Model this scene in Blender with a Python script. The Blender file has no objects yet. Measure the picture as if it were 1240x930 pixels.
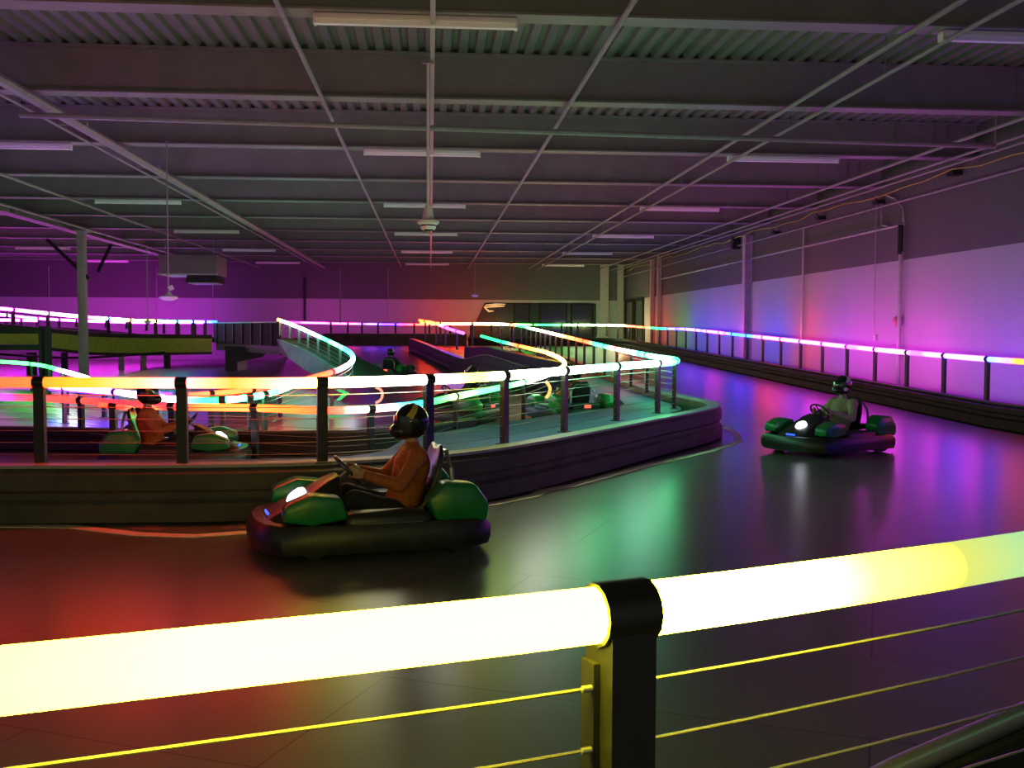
import bpy, bmesh, math, random
from mathutils import Vector, Matrix
random.seed(4)
S = bpy.context.scene
COL = S.collection
V = Vector
# ------------------------------------------------------------------ camera
F = 1250.0
CA = math.atan(99/F); CP = math.atan(66/F*math.cos(CA)); CR = .004
fw = V((math.sin(CA)*math.cos(CP), math.cos(CA)*math.cos(CP), -math.sin(CP)))
r0 = V((math.cos(CA), -math.sin(CA), 0)); u0 = r0.cross(fw)
RT = r0*math.cos(CR)+u0*math.sin(CR); UP = u0*math.cos(CR)-r0*math.sin(CR)
CAM = V((0, 0, 1.85))
def P(px, py, Y=None, z=None, X=None):
    """point of the room seen at (px,py) at a known depth, height or side distance"""
    d = fw+RT*((px-620)/F)-UP*((py-465)/F)
    if Y is not None: t = Y/d.y
    elif z is not None: t = (z-CAM.z)/d.z
    else: t = X/d.x
    return CAM+d*t
def proj(q):
    v = V(q)-CAM; w = v.dot(fw)
    if w < .05: return (1e6, 1e6)
    return (620+F*v.dot(RT)/w, 465-F*v.dot(UP)/w)
cd = bpy.data.cameras.new('camera'); cam = bpy.data.objects.new('camera', cd); COL.objects.link(cam)
cd.sensor_width = 36; cd.lens = F*36/1240; cd.clip_end = 300; cd.clip_start = .05
cam.matrix_world = Matrix(((RT.x, UP.x, -fw.x, CAM.x), (RT.y, UP.y, -fw.y, CAM.y), (RT.z, UP.z, -fw.z, CAM.z), (0, 0, 0, 1)))
S.camera = cam
S.view_settings.view_transform = 'Standard'; S.view_settings.look = 'None'
S.view_settings.gamma = 1; S.view_settings.exposure = 0; S.view_settings.use_curve_mapping = False
S.cycles.use_denoising = True
S.cycles.max_bounces = 6; S.cycles.diffuse_bounces = 3; S.cycles.glossy_bounces = 3
S.cycles.sample_clamp_indirect = 6; S.cycles.use_light_tree = True

# ------------------------------------------------------------------ materials
def mat(name, col, rough=.6, metal=0, emit=None, es=1, noise=0, nscale=6, spec=.5, bump=0):
    m = bpy.data.materials.new(name); m.use_nodes = True; nt = m.node_tree; b = nt.nodes['Principled BSDF']
    b.inputs['Base Color'].default_value = (*col, 1); b.inputs['Roughness'].default_value = rough
    b.inputs['Metallic'].default_value = metal; b.inputs['Specular IOR Level'].default_value = spec
    if emit: b.inputs['Emission Color'].default_value = (*emit, 1); b.inputs['Emission Strength'].default_value = es
    if noise or bump:
        tc = nt.nodes.new('ShaderNodeTexCoord'); n = nt.nodes.new('ShaderNodeTexNoise'); n.inputs['Scale'].default_value = nscale
        n.inputs['Detail'].default_value = 5; nt.links.new(tc.outputs['Object'], n.inputs['Vector'])
        if noise:
            r = nt.nodes.new('ShaderNodeValToRGB'); r.color_ramp.elements[0].position = .3; r.color_ramp.elements[1].position = .7
            r.color_ramp.elements[0].color = (*[c*(1-noise) for c in col], 1); r.color_ramp.elements[1].color = (*[min(1, c*(1+noise)) for c in col], 1)
            nt.links.new(n.outputs['Fac'], r.inputs[0]); nt.links.new(r.outputs[0], b.inputs['Base Color'])
        if bump:
            bp = nt.nodes.new('ShaderNodeBump'); bp.inputs['Strength'].default_value = bump; bp.inputs['Distance'].default_value = .01
            nt.links.new(n.outputs['Fac'], bp.inputs['Height']); nt.links.new(bp.outputs[0], b.inputs['Normal'])
    return m
M = dict(
    post=mat('black_powder_coat', (.016, .016, .014), .42, noise=.2, nscale=20),
    greypost=mat('grey_painted_post', (.12, .12, .12), .45),
    cable=mat('braided_steel_cable', (.42, .4, .37), .36, .8, noise=.25, nscale=300),
    barrier=mat('black_barrier_plastic', (.08, .075, .06), .62, noise=.25, nscale=3, spec=.28),  # brighter copy of the barrier plastic, the light on it put into the colour
    barrier2=mat('deep_black_barrier_plastic', (.018, .018, .016), .6, noise=.3, nscale=3, spec=.25),  # same plastic again, darkened in colour where less light falls on it
    cap=mat('grey_barrier_edge', (.32, .32, .3), .4),
    ceil=mat('painted_corrugated_deck', (.19, .18, .165), .65, noise=.12, nscale=1.5),
    beam=mat('painted_roof_steel', (.27, .25, .235), .55, noise=.1, nscale=2),
    pipe=mat('painted_sprinkler_pipe', (.3, .285, .27), .5, noise=.1),
    conduit=mat('galvanised_conduit', (.5, .49, .47), .4, .5),
    column=mat('grey_painted_column', (.6, .5, .47), .55, noise=.1),
    white=mat('white_enamel', (.75, .74, .7), .45),
    fixture=mat('white_fixture_housing', (.9, .86, .82), .5),
    diffuser=mat('opal_light_diffuser', (.95, .92, .88), .35),
    bandgrey=mat('grey_upper_wall_paint', (.16, .15, .15), .7, noise=.08, nscale=1.2),
    green=mat('lime_green_paint', (.5, .85, .07), .6, noise=.1),
    darkpanel=mat('dark_plywood_panel', (.03, .022, .02), .75, noise=.4, nscale=2.5, spec=.15),
    brown=mat('dark_brown_steel', (.05, .035, .035), .55),
    rampside=mat('blue_grey_panel', (.16, .2, .26), .5, noise=.25, nscale=1.5),
    matting=mat('black_rubber_matting', (.016, .018, .015), .75, noise=.3, nscale=3, spec=.2),
    walkway=mat('blue_grey_carpet', (.06, .12, .24), .55, noise=.2, nscale=4),
    line=mat('pale_track_paint', (.8, .74, .5), .5, noise=.12, nscale=8),
    kerb=mat('beige_kerb_paint', (.17, .14, .1), .5, noise=.3, nscale=6),
    kart=mat('black_kart_plastic', (.018, .02, .018), .4, noise=.3, nscale=8),
    kgreen=mat('green_kart_plastic', (.01, .2, .05), .3, noise=.2, nscale=8),
    kgrey=mat('grey_kart_metal', (.3, .3, .3), .35, .7),
    tyre=mat('tyre_rubber', (.015, .015, .015), .75),
    seat=mat('black_seat_plastic', (.02, .02, .02), .35),
    skin=mat('skin', (.5, .28, .2), .5),
    tan=mat('tan_sweatshirt', (.42, .33, .24), .8, noise=.15, nscale=30),
    orange=mat('orange_sweatshirt', (.42, .11, .03), .8, noise=.15, nscale=30),
    dark=mat('dark_sweatshirt', (.03, .03, .035), .8),
    trouser=mat('dark_trousers', (.02, .02, .025), .85),
    helmet=mat('black_glossy_helmet', (.015, .015, .018), .12),
    hred=mat('red_helmet_stripe', (.6, .04, .02), .2), hwhite=mat('white_helmet_panel', (.75, .78, .72), .2),
    hyel=mat('yellow_helmet_stripe', (.6, .45, .1), .25),
    visor=mat('smoked_visor', (.05, .06, .06), .08, .4),
    mural=mat('dark_olive_wall_paint', (.02, .024, .017), .4, noise=.3, nscale=.8),
    yellow=mat('pale_yellow_emblem', (.9, .7, .35), .4, emit=(1, .7, .3), es=.45),  # glow standing in for light reflected in the glass
    bell=mat('pale_red_alarm_bell', (.55, .25, .22), .35),
    ventdark=mat('dark_louvre', (.03, .03, .03), .6),
    duct=mat('grey_air_unit', (.3, .28, .26), .5),
    glass=mat('dark_door_glass', (.03, .035, .03), .15),
    headlight=mat('white_headlamp', (1, 1, 1), .3, emit=(.85, .88, 1), es=7),
    blueled=mat('blue_led_number', (.02, .05, .5), .3, emit=(.05, .15, 1), es=1.2),
    redled=mat('red_tail_lamp', (.6, .02, .02), .3, emit=(1, .08, .05), es=2.5),
    greenled=mat('green_led', (.02, .5, .1), .3, emit=(.05, .8, .2), es=.8),
    purpleled=mat('violet_led', (.3, .02, .5), .3, emit=(.55, .06, .8), es=.7),
    violetled=mat('lilac_headlamp', (.5, .5, 1), .3, emit=(.5, .45, 1), es=2.2),
)
# walls: white below, grey above a clean paint line
def wallmat(name, white, grey, zline):
    m = bpy.data.materials.new(name); m.use_nodes = True; nt = m.node_tree; b = nt.nodes['Principled BSDF']; b.inputs['Roughness'].default_value = .6
    g = nt.nodes.new('ShaderNodeNewGeometry'); sx = nt.nodes.new('ShaderNodeSeparateXYZ'); nt.links.new(g.outputs['Position'], sx.inputs[0])
    gt = nt.nodes.new('ShaderNodeMath'); gt.operation = 'GREATER_THAN'; gt.inputs[1].default_value = zline; nt.links.new(sx.outputs[2], gt.inputs[0])
    n = nt.nodes.new('ShaderNodeTexNoise'); n.inputs['Scale'].default_value = .6; n.inputs['Detail'].default_value = 6; nt.links.new(g.outputs['Position'], n.inputs['Vector'])
    mx = nt.nodes.new('ShaderNodeMix'); mx.data_type = 'RGBA'; nt.links.new(gt.outputs[0], mx.inputs[0])
    mx.inputs[6].default_value = (*white, 1); mx.inputs[7].default_value = (*grey, 1)
    m2 = nt.nodes.new('ShaderNodeMix'); m2.data_type = 'RGBA'; m2.blend_type = 'MULTIPLY'; m2.inputs[0].default_value = .18
    nt.links.new(mx.outputs[2], m2.inputs[6]); nt.links.new(n.outputs['Fac'], m2.inputs[7]); nt.links.new(m2.outputs[2], b.inputs['Base Color'])
    return m
M['wall'] = wallmat('two_tone_wall_paint', (.56, .56, .56), (.15, .135, .14), 3.66)
def floormat():
    m = bpy.data.materials.new('polished_track_floor'); m.use_nodes = True; nt = m.node_tree; b = nt.nodes['Principled BSDF']
    g = nt.nodes.new('ShaderNodeNewGeometry'); mp = nt.nodes.new('ShaderNodeMapping'); mp.inputs['Rotation'].default_value = (0, 0, .42)
    nt.links.new(g.outputs['Position'], mp.inputs[0])
    br = nt.nodes.new('ShaderNodeTexBrick'); br.inputs['Scale'].default_value = 1; br.inputs['Brick Width'].default_value = 2.44; br.inputs['Row Height'].default_value = 1.22
    br.inputs['Mortar Size'].default_value = .006; br.inputs['Mortar Smooth'].default_value = .3
    br.inputs['Color1'].default_value = (.16, .165, .13, 1); br.inputs['Color2'].default_value = (.18, .185, .15, 1); br.inputs['Mortar'].default_value = (.012, .012, .012, 1)
    nt.links.new(mp.outputs[0], br.inputs[0])
    n = nt.nodes.new('ShaderNodeTexNoise'); n.inputs['Scale'].default_value = .9; n.inputs['Detail'].default_value = 1.5; nt.links.new(g.outputs['Position'], n.inputs['Vector'])
    m2 = nt.nodes.new('ShaderNodeMix'); m2.data_type = 'RGBA'; m2.blend_type = 'MULTIPLY'; m2.inputs[0].default_value = .6
    nt.links.new(br.outputs[0], m2.inputs[6]); nt.links.new(n.outputs['Fac'], m2.inputs[7]); nt.links.new(m2.outputs[2], b.inputs['Base Color'])
    mr = nt.nodes.new('ShaderNodeMapRange'); mr.inputs['To Min'].default_value = .276; mr.inputs['To Max'].default_value = .3
    nt.links.new(n.outputs['Fac'], mr.inputs[0]); nt.links.new(mr.outputs[0], b.inputs['Roughness'])
    b.inputs['Specular IOR Level'].default_value = .9
    return m
M['floor'] = floormat()
def ledmat():
    m = bpy.data.materials.new('glowing_led_tube'); m.use_nodes = True; nt = m.node_tree; b = nt.nodes['Principled BSDF']
    b.inputs['Base Color'].default_value = (.5, .5, .5, 1); b.inputs['Roughness'].default_value = .4
    a = nt.nodes.new('ShaderNodeAttribute'); a.attribute_name = 'led'; nt.links.new(a.outputs['Color'], b.inputs['Emission Color']); b.inputs['Emission Strength'].default_value = 1
    return m
M['led'] = ledmat()

# ------------------------------------------------------------------ mesh helpers
class MB:
    def __init__(s): s.v = []; s.f = []; s.sm = False
    def add(s, vs, fs):
        n = len(s.v); s.v += [tuple(v) for v in vs]; s.f += [tuple(i+n for i in f) for f in fs]; return s
    def box(s, c, d, ax=None, ay=None, az=None, tx=1, ty=1):
        c = V(c); ax = V(ax or (1, 0, 0)); ay = V(ay or (0, 1, 0)); az = V(az or (0, 0, 1)); q = []
        for k in (-1, 1):
            kx, ky = (1, 1) if k < 0 else (tx, ty)
            for i, j in ((-1, -1), (1, -1), (1, 1), (-1, 1)): q.append(c+ax*(i*d[0]/2*kx)+ay*(j*d[1]/2*ky)+az*(k*d[2]/2))
        return s.add(q, [(3, 2, 1, 0), (4, 5, 6, 7), (0, 1, 5, 4), (1, 2, 6, 5), (2, 3, 7, 6), (3, 0, 4, 7)])
    def tube(s, pts, r, n=8, r2=None):
        pts = [V(p) for p in pts]; m = len(pts); rs = r if isinstance(r, list) else [r+(0 if r2 is None else (r2-r)*i/(m-1)) for i in range(m)]
        q = []
        for i, p in enumerate(pts):
            t = (pts[min(i+1, m-1)]-pts[max(i-1, 0)]).normalized()
            up = V((0, 0, 1)) if abs(t.z) < .9 else V((1, 0, 0))
            a = t.cross(up).normalized(); b = a.cross(t)
            for k in range(n):
                w = 2*math.pi*k/n; q.append(p+(a*math.cos(w)+b*math.sin(w))*rs[i])
        fs = [(i*n+k, i*n+(k+1) % n, (i+1)*n+(k+1) % n, (i+1)*n+k) for i in range(m-1) for k in range(n)]
        fs += [tuple(range(n)), tuple(reversed(range((m-1)*n, m*n)))]
        return s.add(q, fs)
    def sweep(s, pts, prof, closed=True):
        """prof: list of (sideways, up); sideways to the right of travel"""
        pts = [V(p) for p in pts]; m = len(pts); n = len(prof); q = []
        for i, p in enumerate(pts):
            t = pts[min(i+1, m-1)]-pts[max(i-1, 0)]; t.z = 0; t.normalize(); a = V((t.y, -t.x, 0))
            for (x, z) in prof: q.append(p+a*x+V((0, 0, z)))
        fs = [(i*n+k, i*n+(k+1) % n, (i+1)*n+(k+1) % n, (i+1)*n+k) for i in range(m-1) for k in range(n if closed else n-1)]
        if closed: fs += [tuple(range(n)), tuple(reversed(range((m-1)*n, m*n)))]
        return s.add(q, fs)
    def lathe(s, c, prof, n=20, axis=(0, 0, 1)):
        c = V(c); az = V(axis).normalized(); ax = az.orthogonal().normalized(); ay = az.cross(ax); q = []; m = len(prof)
        for (r, h) in prof:
            for k in range(n):
                w = 2*math.pi*k/n; q.append(c+az*h+(ax*math.cos(w)+ay*math.sin(w))*r)
        fs = [(i*n+k, i*n+(k+1) % n, (i+1)*n+(k+1) % n, (i+1)*n+k) for i in range(m-1) for k in range(n)]
        fs += [tuple(range(n)), tuple(reversed(range((m-1)*n, m*n)))]
        return s.add(q, fs)
    def ell(s, c, r, n=14, m=9, ax=None):
        c = V(c); q = []
        for i in range(m+1):
            th = math.pi*i/m; rr = max(math.sin(th), .02)
            for k in range(n):
                w = 2*math.pi*k/n; q.append(c+V((r[0]*rr*math.cos(w), r[1]*rr*math.sin(w), r[2]*math.cos(th))))
        fs = [(i*n+k, (i+1)*n+k, (i+1)*n+(k+1) % n, i*n+(k+1) % n) for i in range(m) for k in range(n)]
        fs += [tuple(range(n)), tuple(reversed(range(m*n, (m+1)*n)))]
        return s.add(q, fs)
    def prism(s, poly, d):
        """poly: 3-D outline, d: extrusion vector"""
        n = len(poly); poly = [V(p) for p in poly]; d = V(d)
        return s.add(poly+[p+d for p in poly], [tuple(reversed(range(n))), tuple(range(n, 2*n))]+[(i, (i+1) % n, n+(i+1) % n, n+i) for i in range(n)])
    def build(s, name, m, parent=None, smooth=False, bevel=0, seg=2, sub=0):
        me = bpy.data.meshes.new(name); me.from_pydata(s.v, [], s.f)
        bm = bmesh.new(); bm.from_mesh(me); bmesh.ops.recalc_face_normals(bm, faces=bm.faces)
        if bevel: bmesh.ops.bevel(bm, geom=[e for e in bm.edges if len(e.link_faces) == 2 and e.calc_face_angle(0) > .5], offset=bevel, segments=seg, affect='EDGES', profile=.5, clamp_overlap=True)
        bm.to_mesh(me); bm.free()
        if smooth or bevel:
            for p in me.polygons: p.use_smooth = True
            try: me.set_sharp_from_angle(angle=math.radians(38))
            except Exception: pass
        o = bpy.data.objects.new(name, me); COL.objects.link(o); me.materials.append(M[m] if isinstance(m, str) else m)
        if parent: o.parent = parent; o.matrix_parent_inverse = Matrix.Translation(-parent.location) if parent.get('_w') else Matrix()
        if sub:
            md = o.modifiers.new('subsurf', 'SUBSURF'); md.levels = sub; md.render_levels = sub
        return o
def tag(o, label, cat, group=None):
    o['label'] = label; o['category'] = cat
    if group: o['group'] = group
    return o
def thing(name, label, cat, loc=(0, 0, 0), group=None):
    o = bpy.data.objects.new(name, None); COL.objects.link(o); o.location = loc; o['_w'] = 1
    return tag(o, label, cat, group)
def struct(o): o['kind'] = 'structure'; return o
def copy_tree(o, parent=None):
    c = o.copy(); COL.objects.link(c)
    if parent: c.parent = parent
    for ch in list(KIDS.get(o.name, [])): copy_tree(ch, c)
    return c
KIDS = {}
def index_kids():
    KIDS.clear()
    for o in S.objects:
        if o.parent: KIDS.setdefault(o.parent.name, []).append(o)

# ------------------------------------------------------------------ the floor's height: flat in front, climbing towards the back
def sst(a, b, x): t = max(0, min(1, (x-a)/(b-a))); return t*t*(3-2*t)
def H(x, y):
    right = .023*max(0, y-19)
    mid = .9*sst(38, 53, y)
    w = sst(1.2, 2.2, x); h = mid*(1-w)+right*w
    if x < -6: h *= 1-sst(-6, -8.5, x) if False else max(0, 1-(-6-x)/2.5)
    return min(h, .9)
def grid_floor():
    m = MB(); xs = [-40+.5*i for i in range(105)]; ys = [-3+.5*i for i in range(133)]
    vs = [(x, y, H(x, y)) for y in ys for x in xs]; n = len(xs)
    fs = [(j*n+i, j*n+i+1, (j+1)*n+i+1, (j+1)*n+i) for j in range(len(ys)-1) for i in range(n-1)]
    m.add(vs, fs); o = m.build('floor', 'floor', smooth=True); struct(o)
grid_floor()
XW, YB, ZD = 12.0, 63.0, 6.4      # right wall, back wall, roof deck
struct(MB().box((XW+.15, 30, 3.2), (.3, 68, 6.6)).build('wall_right', 'wall'))
struct(MB().box((-14, YB+.15, 3.2), (53, .3, 6.6)).build('wall_back', 'wall'))
struct(MB().box((-40.15, 30, 3.2), (.3, 68, 6.6)).build('wall_left', 'wall'))
# corrugated roof deck, ribs running away from the camera
m = MB(); prof = []; x = -40.3
while x < 12.4: prof += [(x, 0), (x+.13, 0), (x+.16, .075), (x+.24, .075)]; x += .27
m.add([(a, y, ZD+b) for y in (-4, 64) for a, b in prof], [(i, i+1, len(prof)+i+1, len(prof)+i) for i in range(len(prof)-1)])
struct(m.build('ceiling', 'ceil'))

# ------------------------------------------------------------------ roof beams
ORD = ['nearest', 'second nearest', 'third nearest', 'fourth nearest', 'fifth nearest', 'sixth nearest', 'seventh nearest', 'eighth nearest', 'ninth nearest', 'tenth nearest', 'farthest']
for k in range(11):
    y = 12.78+4.68*k
    m = MB(); L = 52.2; cx = -14
    m.box((cx, y, 5.655), (L, .36, .03)); m.box((cx, y, 6.02), (L, .03, .70)); m.box((cx, y, 6.385), (L, .36, .03))
    tag(m.build('roof_beam', 'beam'), 'grey steel roof beam spanning across the hall, %s of the cross beams' % ORD[k], 'beam', 'cross beams under the roof deck')
m = MB(); gx = -13.2
m.box((gx, 36, 5.42), (.4, 54, .04)); m.box((gx, 36, 5.53), (.04, 54, .18)); m.box((gx, 36, 5.62), (.4, 54, .04))
for k in range(12): m.box((gx, 12.78+4.68*k-2.3, 5.53), (.3, .02, .18))
tag(m.build('roof_girder', 'beam'), 'long steel girder running away above the tall column at left', 'beam')
t = thing('steel_column', 'tall brown-grey steel column carrying the girder at left', 'column', (-12.75, 39.2, 0))
m = MB(); c0 = -12.75
m.box((c0, 39.2, 2.7), (.3, .26, 5.4)); m.build('shaft', 'column', t, bevel=.02)
MB().box((c0, 39.2, .02), (.5, .5, .04)).build('base_plate', 'column', t)
MB().box((c0, 39.2, 5.38), (.5, .5, .05)).build('cap_plate', 'column', t)
a = P(108, 338, Y=39.2); b = P(57, 290, Y=39.2); MB().tube([a, b], .07, 6).build('knee_brace', 'post', t)
a = P(119, 328, Y=39.2); b = P(134, 297, Y=41.0); MB().tube([a, b], .07, 6).build('knee_brace', 'post', t)

# lengthwise pipes
def run(name, mt, pts, r, label, cat='pipe', group=None, n=8):
    return tag(MB().tube(pts, r, n).build(name, mt, smooth=True), label, cat, group)
g = 'sprinkler pipes under the roof beams'
run('sprinkler_pipe', 'pipe', [(-1.74, 3, 5.56), (-1.74, 62.9, 5.56)], .035, 'thin sprinkler pipe running lengthwise left of the dome camera', group=g)
run('sprinkler_pipe', 'pipe', [(2.29, 3, 5.56), (2.29, 62.9, 5.56)], .035, 'thin sprinkler pipe running lengthwise right of the dome camera', group=g)
tag(MB().box((.03, 32, 5.56), (.06, 62, .06)).build('cable_trunking', 'conduit'), 'square cable trunking running lengthwise above the dome camera', 'trunking')
run('sprinkler_pipe', 'pipe', [(5.95, 3, 5.56), (5.95, 62.9, 5.56)], .037, 'left one of the paired pipes crossing the upper right ceiling', group=g)
m = MB().tube([(6.48, 3, 5.5), (6.48, 62.9, 5.5)], .032)
for k in range(14): m.tube([(6.48, 10.5+4*k, 5.5), (6.48, 10.5+4*k, 6.4)], .01, 5)
tag(m.build('sprinkler_pipe', 'pipe', smooth=True), 'right one of the paired pipes crossing the upper right ceiling, on rods', 'pipe', g)
m = MB().tube([(-6.35, 8, 5.52), (-6.35, 62.9, 5.52)], .09); m.tube([(-6.62, 8, 5.45), (-6.62, 62.9, 5.45)], .025)
for k in range(10): m.box((-6.45, 14.5+5*k, 5.55), (.5, .06, .06))
tag(m.build('sprinkler_main', 'pipe', smooth=True), 'thick sprinkler main with brackets crossing the upper left ceiling', 'pipe')
run('sprinkler_pipe', 'pipe', [(-10.2, 8, 5.5), (-10.2, 62.9, 5.5)], .04, 'thin pipe between the thick left main and the girder', group=g)
run('sprinkler_pipe', 'conduit', [(-12.2, 8, 5.36), (-12.2, 62.9, 5.36)], .03, 'thin conduit hung just beside the left girder', group=g)
m = MB().tube([P(24, 139, z=5.34), P(1205, 177, z=5.34)], .05)
for px, py in ((24, 139), (1205, 177)): q = P(px, py, z=5.34); m.tube([q, (q.x, q.y, 6.4)], .015, 6)
tag(m.build('sprinkler_pipe', 'pipe', smooth=True), 'crosswise pipe slung just before the third cross beam', 'pipe', g)
g = 'pipes along the top of the right wall'
for i, (x, z, r, lb) in enumerate(((10.25, 5.55, .035, 'thin pipe leftmost of the bundle along the top right wall'), (11.0, 5.5, .03, 'second thin pipe of the bundle along the top right wall'), (11.25, 5.45, .025, 'third thin pipe of the bundle along the top right wall'), (11.75, 5.1, .03, 'lowest pipe of the bundle on the top right wall'))):
    run('wall_pipe', 'pipe', [(x, 8, z), (x, 62.9, z)], r, lb, group=g)
pts = []
for k in range(40):
    y = 14+k*1.2; pts.append((11.6, y, 5.38+.05*math.sin(y*.9)+.04*math.sin(y*2.3)))
run('hanging_cable', 'hyel', pts, .014, 'thin yellowish cable sagging along the top of the right wall', 'cable', n=6)

# ------------------------------------------------------------------ strip lights
def strip_light(x, y, label):
    t = thing('ceiling_light', label, 'ceiling light', (x, y, 5.64), 'switched off strip lights under the beams')
    MB().box((x, y, 5.6), (2.44, .15, .07)).build('housing', 'fixture', t, bevel=.01)
    MB().prism([(x-1.21, y-.065, 5.565), (x-1.21, y-.045, 5.515), (x-1.21, y+.045, 5.515), (x-1.21, y+.065, 5.565)], (2.42, 0, 0)).build('diffuser', 'diffuser', t)
    for s in (-1, 1): MB().box((x+s*1.215, y, 5.56), (.03, .14, .1)).build('end_cap', 'fixture', t)
rows = ['first', 'second', 'third', 'fourth', 'fifth', 'sixth']
cols = {-18.1: 'far left column', -8.6: 'left column', -.17: 'middle column', 7.65: 'right column'}
for k in range(6):
    for x, cn in cols.items():
        if x == -18.1 and k < 3 or x == -8.6 and k < 1: continue
        strip_light(x, 12.78+9.36*k, 'white strip light, %s row from the front, %s' % (rows[k], cn))

# ------------------------------------------------------------------ hanging devices
t = thing('dome_camera', 'white dome camera hanging on a long pole in the middle', 'camera', (-.03, 14.4, 3.2))
cx, cy = -.03, 14.4
MB().tube([(cx, cy, 3.55), (cx, cy, 5.52)], .022, 10).build('pole', 'white', t, smooth=True)
MB().box((cx, cy, 5.5), (.16, .1, .03)).build('clamp', 'kgrey', t)
MB().lathe((cx, cy, 3.3), [(.02, .26), (.045, .25), (.06, .2), (.085, .08), (.1, .06), (.15, .045), (.15, .01), (.11, -.01)], 24).build('hood', 'white', t, smooth=True)
b = MB().lathe((cx, cy, 3.3), [(.105, -.005), (.1, -.04), (.07, -.085), (.03, -.1)], 20).build('dome', 'visor', t, smooth=True)
MB().lathe((cx, cy, 3.3), [(.108, -.03), (.104, -.055), (.09, -.075), (.085, -.07), (.098, -.05), (.102, -.03)], 20).build('dome_ring', 'white', t, smooth=True)
def pendant(name, px, ytop, ybot, D, label, disc, cat='sensor'):
    q = P(px, ybot, Y=D); t = thing(name, label, cat, tuple(q))
    MB().tube([q, (q.x, q.y, P(px, ytop, Y=D).z)], .014, 6).build('rod', 'pipe', t, smooth=True)
    MB().lathe(q, [(.03, .12), (disc*.4, .06), (disc, .03), (disc, .0), (disc*.5, -.05)], 16).build('head', 'white', t, smooth=True)
    return t, q
t, q = pendant('ceiling_sensor', 204, 170, 361, 21, 'flat white disc hanging on a thin rod at left', .18)
MB().box((q.x+.05, q.y, q.z+.2), (.09, .05, .09), ax=(.9, 0, .4), az=(-.4, 0, .9)).build('junction_box', 'white', t)
pendant('ceiling_sensor', 179, 300, 390, 34, 'small dark-tipped sensor on a rod left of the flat disc', .12)
pendant('ceiling_sensor', 575, 303, 358, 46, 'small white pendant on a rod before the back wall', .16)
run('hanging_rod', 'pipe', [P(412, 326, Y=56), P(412, 392, Y=56)], .03, 'thin light rod hanging before the back wall', 'rod')
run('wall_pipe', 'post', [P(369, 336, Y=62.7), P(369, 388, Y=62.7)], .08, 'black vertical pipe on the back wall behind the ramp rail', 'pipe', n=6)
# air unit
a = P(191, 308, Y=44); b = P(262, 333, Y=44); t = thing('air_unit', 'big grey air unit hung under the roof at left', 'air unit', ((a.x+b.x)/2, 45, b.z))
MB().box(((a.x+b.x)/2, 45.2, (a.z+b.z)/2), (b.x-a.x, 2.2, a.z-b.z)).build('casing', 'duct', t, bevel=.03)
MB().box(((a.x+b.x)/2, 44.05, b.z+.03), (b.x-a.x+.1, .06, .06)).build('edge_trim', 'white', t)
c = P(224, 333, Y=44.2); d = P(264, 342, Y=44.2)
MB().box(((c.x+d.x)/2, 45, (c.z+d.z)/2), (d.x-c.x, 1.5, c.z-d.z), tx=.9).build('louvre', 'ventdark', t)
MB().box(((c.x+d.x)/2, 45, d.z-.02), (d.x-c.x-.2, 1.3, .06)).build('outlet_plate', 'white', t)
for k in range(4): MB().tube([(a.x+.2+(k % 2)*(b.x-a.x-.4), 44.4+(k//2)*1.6, a.z), (a.x+.2+(k % 2)*(b.x-a.x-.4), 44.4+(k//2)*1.6, 6.4)], .02, 5).build('hanger_rod', 'pipe', t)

# ------------------------------------------------------------------ right wall fittings
def vpipe(px, y0, y1, r, mt, label, name='wall_conduit'):
    a = P(px, y0, X=XW-.06); b = P(px, y1, X=XW-.06); return run(name, mt, [(a.x-r, a.y, a.z), (a.x-r, a.y, b.z)], r, label, 'conduit', 'conduits on the right wall')
vpipe(975, 275, 447, .04, 'conduit', 'silver vertical conduit, middle of the right wall')
vpipe(1062, 246, 412, .012, 'conduit', 'very thin vertical wire with a small box, right wall')
vpipe(1093.5, 305, 466, .055, 'conduit', 'thick silver vertical pipe on the right wall beside the bell')
vpipe(1094, 272, 308, .07, 'post', 'short black sleeve atop the thick silver wall pipe')
a = P(1096, 272, X=XW-.08); b = P(800, 340, X=XW-.08)
run('wall_conduit', 'conduit', [(XW-.08, a.y, 4.55), (XW-.08, b.y, 4.5)], .035, 'long level conduit high on the right wall', 'conduit', 'conduits on the right wall')
q = P(1094, 272, X=XW-.1); pts = [(q.x, q.y, 4.6), (q.x, q.y, 4.95), (q.x, q.y+.5, 5.25), (q.x, q.y+1, 5.4)]
run('wall_conduit', 'conduit', pts, .03, 'bent conduit rising to the ceiling above the thick wall pipe', 'conduit', 'conduits on the right wall')
q = P(1068, 275, X=XW-.1); pts = [(q.x, q.y-.4, 4.58), (q.x, q.y, 4.65), (q.x, q.y+.1, 5.3), (q.x, q.y+.4, 5.45)]
run('wall_conduit', 'conduit', pts, .03, 'curved conduit dropping from the ceiling left of the thick wall pipe', 'conduit', 'conduits on the right wall')
q = P(1060, 409, X=XW-.035); tag(MB().box(q, (.08, .14, .16)).build('junction_box', 'white', bevel=.01), 'small white box at the foot of the thin wall wire', 'box')
q = P(1086.5, 389, X=XW-.1); t = thing('alarm_bell', 'small round alarm bell on the right wall', 'bell', tuple(q))
MB().lathe(q, [(.13, -.05), (.13, .02), (.1, .08), (.04, .1)], 18, (-1, 0, 0)).build('gong', 'bell', t, smooth=True)
MB().box((q.x+.06, q.y, q.z), (.1, .12, .12)).build('back_box', 'white', t)
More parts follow.
